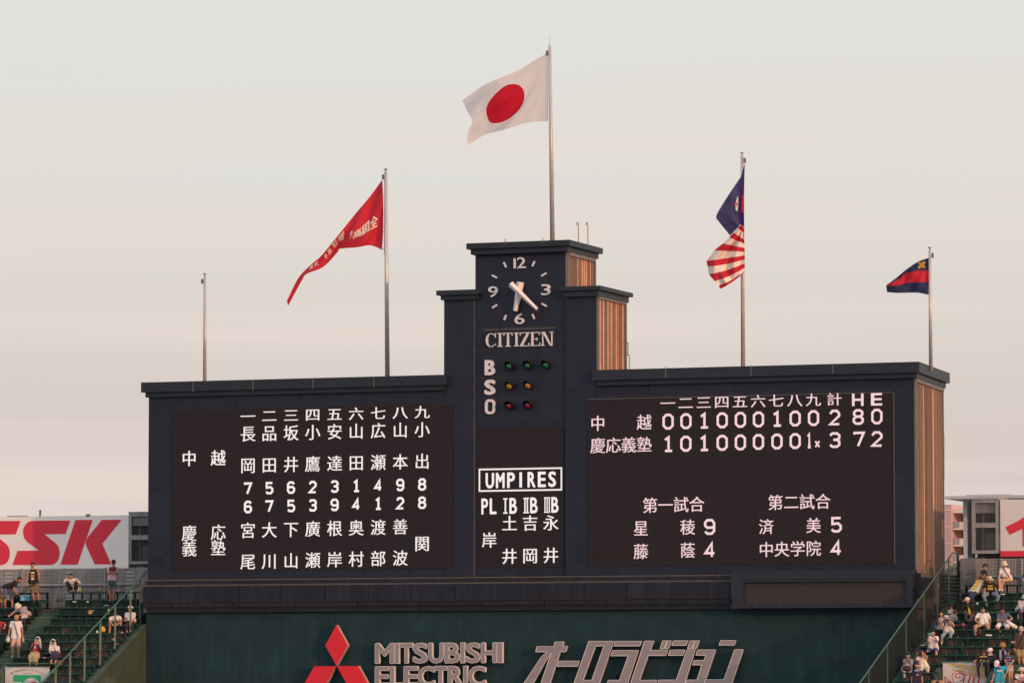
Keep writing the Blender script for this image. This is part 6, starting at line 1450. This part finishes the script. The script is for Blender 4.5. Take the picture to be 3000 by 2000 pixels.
person('F', 3.1, (790, 1190), 'person in white t-shirt bent forward with bare feet on the seats behind the handrail', (.66, .60, .54), (.30, .24, .20), j=dict(head=(790, 1180), neck=(790, 1140), shL=(700, 1110), shR=(870, 1100), elL=(680, 1160), haL=(740, 1230), elR=(900, 1160), haR=(830, 1230), hiL=(760, 1130), hiR=(820, 1130), knL=(690, 1195), knR=(890, 1195), anL=(680, 1385), anR=(860, 1390)), d=dict(head=.42, neck=.38, shL=.30, shR=.30, knL=.40, knR=.40, elL=.40, elR=.40, haL=.5, haR=.5), hp=-70, leg=.4, shoes=None, noeyes=True)
person('F', 3.2, (1070, 1170), 'person in white t-shirt and black trousers sitting beside the left handrail post', (.58, .56, .58), (.04, .028, .03), j=dict(head=(1055, 935), shL=(990, 1030), shR=(1130, 1030), elL=(965, 1110), haL=(970, 1160), elR=(1130, 1130), haR=(1070, 1230), knL=(1000, 1260), knR=(1100, 1260), anL=(1010, 1370), anR=(1080, 1380)), hat=('cap', (.60, .56, .58)), leg=1.6, hy=-50, hp=15, skin=1)
person('D', 1, (-20, 1080), 'person in yellow top cut by the left frame edge', (.62, .42, .03), (.10, .06, .07), j=dict(head=(-30, 830), shL=(-100, 920), shR=(10, 920), elR=(35, 960), haR=(15, 880)), leg=1.5)
person('D', 4, (-60, 1650), 'person in red top hunched at the left frame edge beside the aisle', (.30, .03, .05), (.05, .05, .09), j=dict(head=(-70, 1450), shL=(-100, 1500), shR=(70, 1530), elR=(120, 1560), haR=(110, 1640)), leg=2)

# ---- things left on the seats
def bottle(px, py, k, label, dy=-.02):
    q = at(px, py, yrow(k) + dy)
    item('bottle', label, 'bottle', q, [('bottle', MB().lathe(O, [(.033, 0), (.034, .13), (.03, .16), (.015, .19)], 10), mat('tea_green', (.28, .52, .09), .3, .2, 20), True), ('bottle_cap', MB().lathe(ZH * .19, [(.017, 0), (.017, .025)], 8), mat('cap_white', (.6, .62, .6)))])
bottle(220 + 92 * .15304, 1640 + 612 * .15304, 0, 'light green drink bottle on the top row next to the crouching person', -.3)
bottle(220 + 477 * .15304, 1640 + 612 * .15304, 0, 'light green drink bottle on the top row midway between the crouching and pink shirted people', -.3)
bottle(220 + 638 * .15304, 1640 + 1028 * .15304, 2, 'light green drink bottle standing two rows below the pink shirted person', -.35)
q = at(*(lambda x, y: (x * .12755, 1630 + y * .12755))(575, 1010), yrow(1) - .2)
cb = thing('cooler_box', q, 'bright blue cooler box with white number beside the person in camouflage shorts', 'cooler')
CBL = mat('cooler_blue', (.02, .25, .50), .4, .05)
o = MB().box(-.17, .15, -.12, .12, 0, .19).build('box', CBL); o.parent = cb
o = MB().box(-.18, .16, -.13, .13, .191, .225).build('lid', mat('cooler_lid', (.20, .42, .60))); o.parent = cb
b = MB()
for ch, x in (('2', -.115), ('3', -.035)):
    b = MB()
    vs, fs = gbox(ch, 0, x, x + .062, .02, .115)
    for v, f in bold(vs, fs, .008, 6): b.add([(p[0], -.1215 - .0003 * len(b.v) / 400, p[1]) for p in v], f)
    o = b.build('number_print', mat('cap_white', (1, 1, 1))); o.parent = cb
b = MB(); b.box(-.12, .0, -.124, -.1205, .14, .165); o = b.build('number_print', mat('cap_white', (1, 1, 1))); o.parent = cb
def drop(name, label, cat, px, py, k, m_, r, sq, seed, dy=-.2): return item(name, label, cat, at(px, py, yrow(k) + dy), [(name, lump(r, sq, seed), m_, True)])
drop('backpack', 'black bag lying open left of the blue cooler box', 'bag', 50, 1750, 1, BLKM, .15, (.9, .6, .95), 31)
drop('backpack', 'dark backpack with green lining on the top landing of the left stairs', 'bag', 175, 1757, .6, mat('bag_dark_green', (.05, .06, .035)), .13, (1.3, .6, .6), 32)
drop('plastic_bag', 'yellow plastic bag with white print on the seats behind the left handrail', 'bag', 301, 1843, 4, mat('bag_yellow', (.62, .38, .05)), .125, (.8, .6, .95), 33, -.3)
drop('plastic_bag', 'small white bag just left of the yellow plastic bag', 'bag', 285, 1850, 4, mat('bag_white', (1, 1, 1)), .06, (.8, .6, 1), 34, -.3)
drop('handbag', 'leopard patterned brown bag at the feet of the person with the dark skirt', 'bag', 173, 1941, 9, mat('bag_leopard', (.16, .08, .06), .8, .6, 60), .14, (.85, .6, .75), 35, -.3)
drop('handbag', 'black bag between the two people wearing towels', 'bag', 137, 1915, 7.6, BLKM, .12, (1.3, .6, .7), 36, -.25)
drop('pink_pouch', 'flat pink pouch on the seat between the two people wearing towels', 'pouch', 131, 1926, 7.9, mat('pouch_pink', (.50, .22, .30)), .06, (1.4, .8, .35), 37, -.3)
drop('backpack', 'dark brown backpack between the knees of the person in tan trousers', 'bag', 2800 + 430 * .15947, 1750 + 640 * .15947, 5, mat('bag_brown', (.035, .022, .020)), .15, (.75, .6, 1.0), 38, -.3)
drop('newspaper', 'folded white newspaper on a seat edge below the person in tan trousers', 'paper', 2897, 1860, 5, mat('paper_white', (.66, .66, .64)), .10, (1.3, .6, .32), 39, -.3)
drop('backpack', 'dark grey bag with pink cloth below the photographer', 'bag', 2812, 1832, 4, mat('bag_charcoal', (1, 1, 1)), .14, (1.2, .6, .6), 40, -.3)
drop('pink_cloth', 'small pink cloth on the bag below the photographer', 'cloth', 2822, 1829, 4, mat('cloth_rose', (.42, .07, .12)), .06, (1, .6, 1), 41, -.42)
q = at(264, 1792, yrow(2) - .32)
item('hand_fan', 'round orange yellow hand fan lying on a left seat row', 'fan', q, [('fan', MB().tube(O, TH * .01, .085, .085, 20), mat('fan_yellow', (.62, .33, .08))), ('fan_handle', MB().bar(RH * .06 + ZH * .05, RH * .15 + ZH * .06, .02, .01), mat('cap_white', (1, 1, 1)))])
rr = random.Random(5)
for i, (px, py, k, w_, lab) in enumerate(((218, 1762, 1, .16, 'white paper scrap on the second left row near the aisle'), (257, 1762, 1, .09, 'pale round scrap on the second left row below the bottles'), (313, 1773, 1.4, .2, 'crumpled grey paper below the pink shirted person'), (262, 1856, 4, .33, 'long thin white paper sheet left of the yellow plastic bag'),
    (240, 1909, 7, .14, 'orange brown wrapper on the eighth left row'), (335, 1872, 5, .12, 'white crumpled paper below the barefoot person'), (343, 1885, 6, .14, 'red and white packet below the barefoot person'), (357, 1852, 4, .1, 'pale cup at the feet of the barefoot person'), (2938, 1740, 1, .2, 'white paper plate on the second right row'), (2863, 1767, 2, .1, 'small white scrap on the third right row'), (2966, 1880, 6, .1, 'peach coloured cup on the right rows beside the stairs'))):
    col = ((.62, .60, .58), (.45, .45, .32), (.5, .5, .5), (.66, .66, .64), (.42, .16, .08), (.5, .5, .52), (.5, .1, .14), (.5, .42, .36), (.66, .66, .6), (.5, .5, .46), (.6, .36, .26))[i]
    drop('litter', lab, 'litter', px, py, k, mat('litter_%d' % i, col), w_ / 2, (1, .5, .22 if w_ > .12 else .8), 50 + i, -.3)

# bake the clay-like bodies and clothes into plain meshes, then add the fingers
dg = bpy.context.evaluated_depsgraph_get()
for o, extra, org in BAKE:
    me = bpy.data.meshes.new_from_object(o.evaluated_get(dg)); old = o.data; o.modifiers.clear()
    if extra:
        fm, base = extra; bm = bmesh.new(); bm.from_mesh(me); vs = [bm.verts.new(Vector(p) - base) for p in fm.v]
        for q in fm.f:
            try: nf_ = bm.faces.new([vs[i] for i in q]); nf_.smooth = True
            except ValueError: pass
        bm.to_mesh(me); bm.free()
    me.name = o.name; o.data = me; bpy.data.meshes.remove(old)
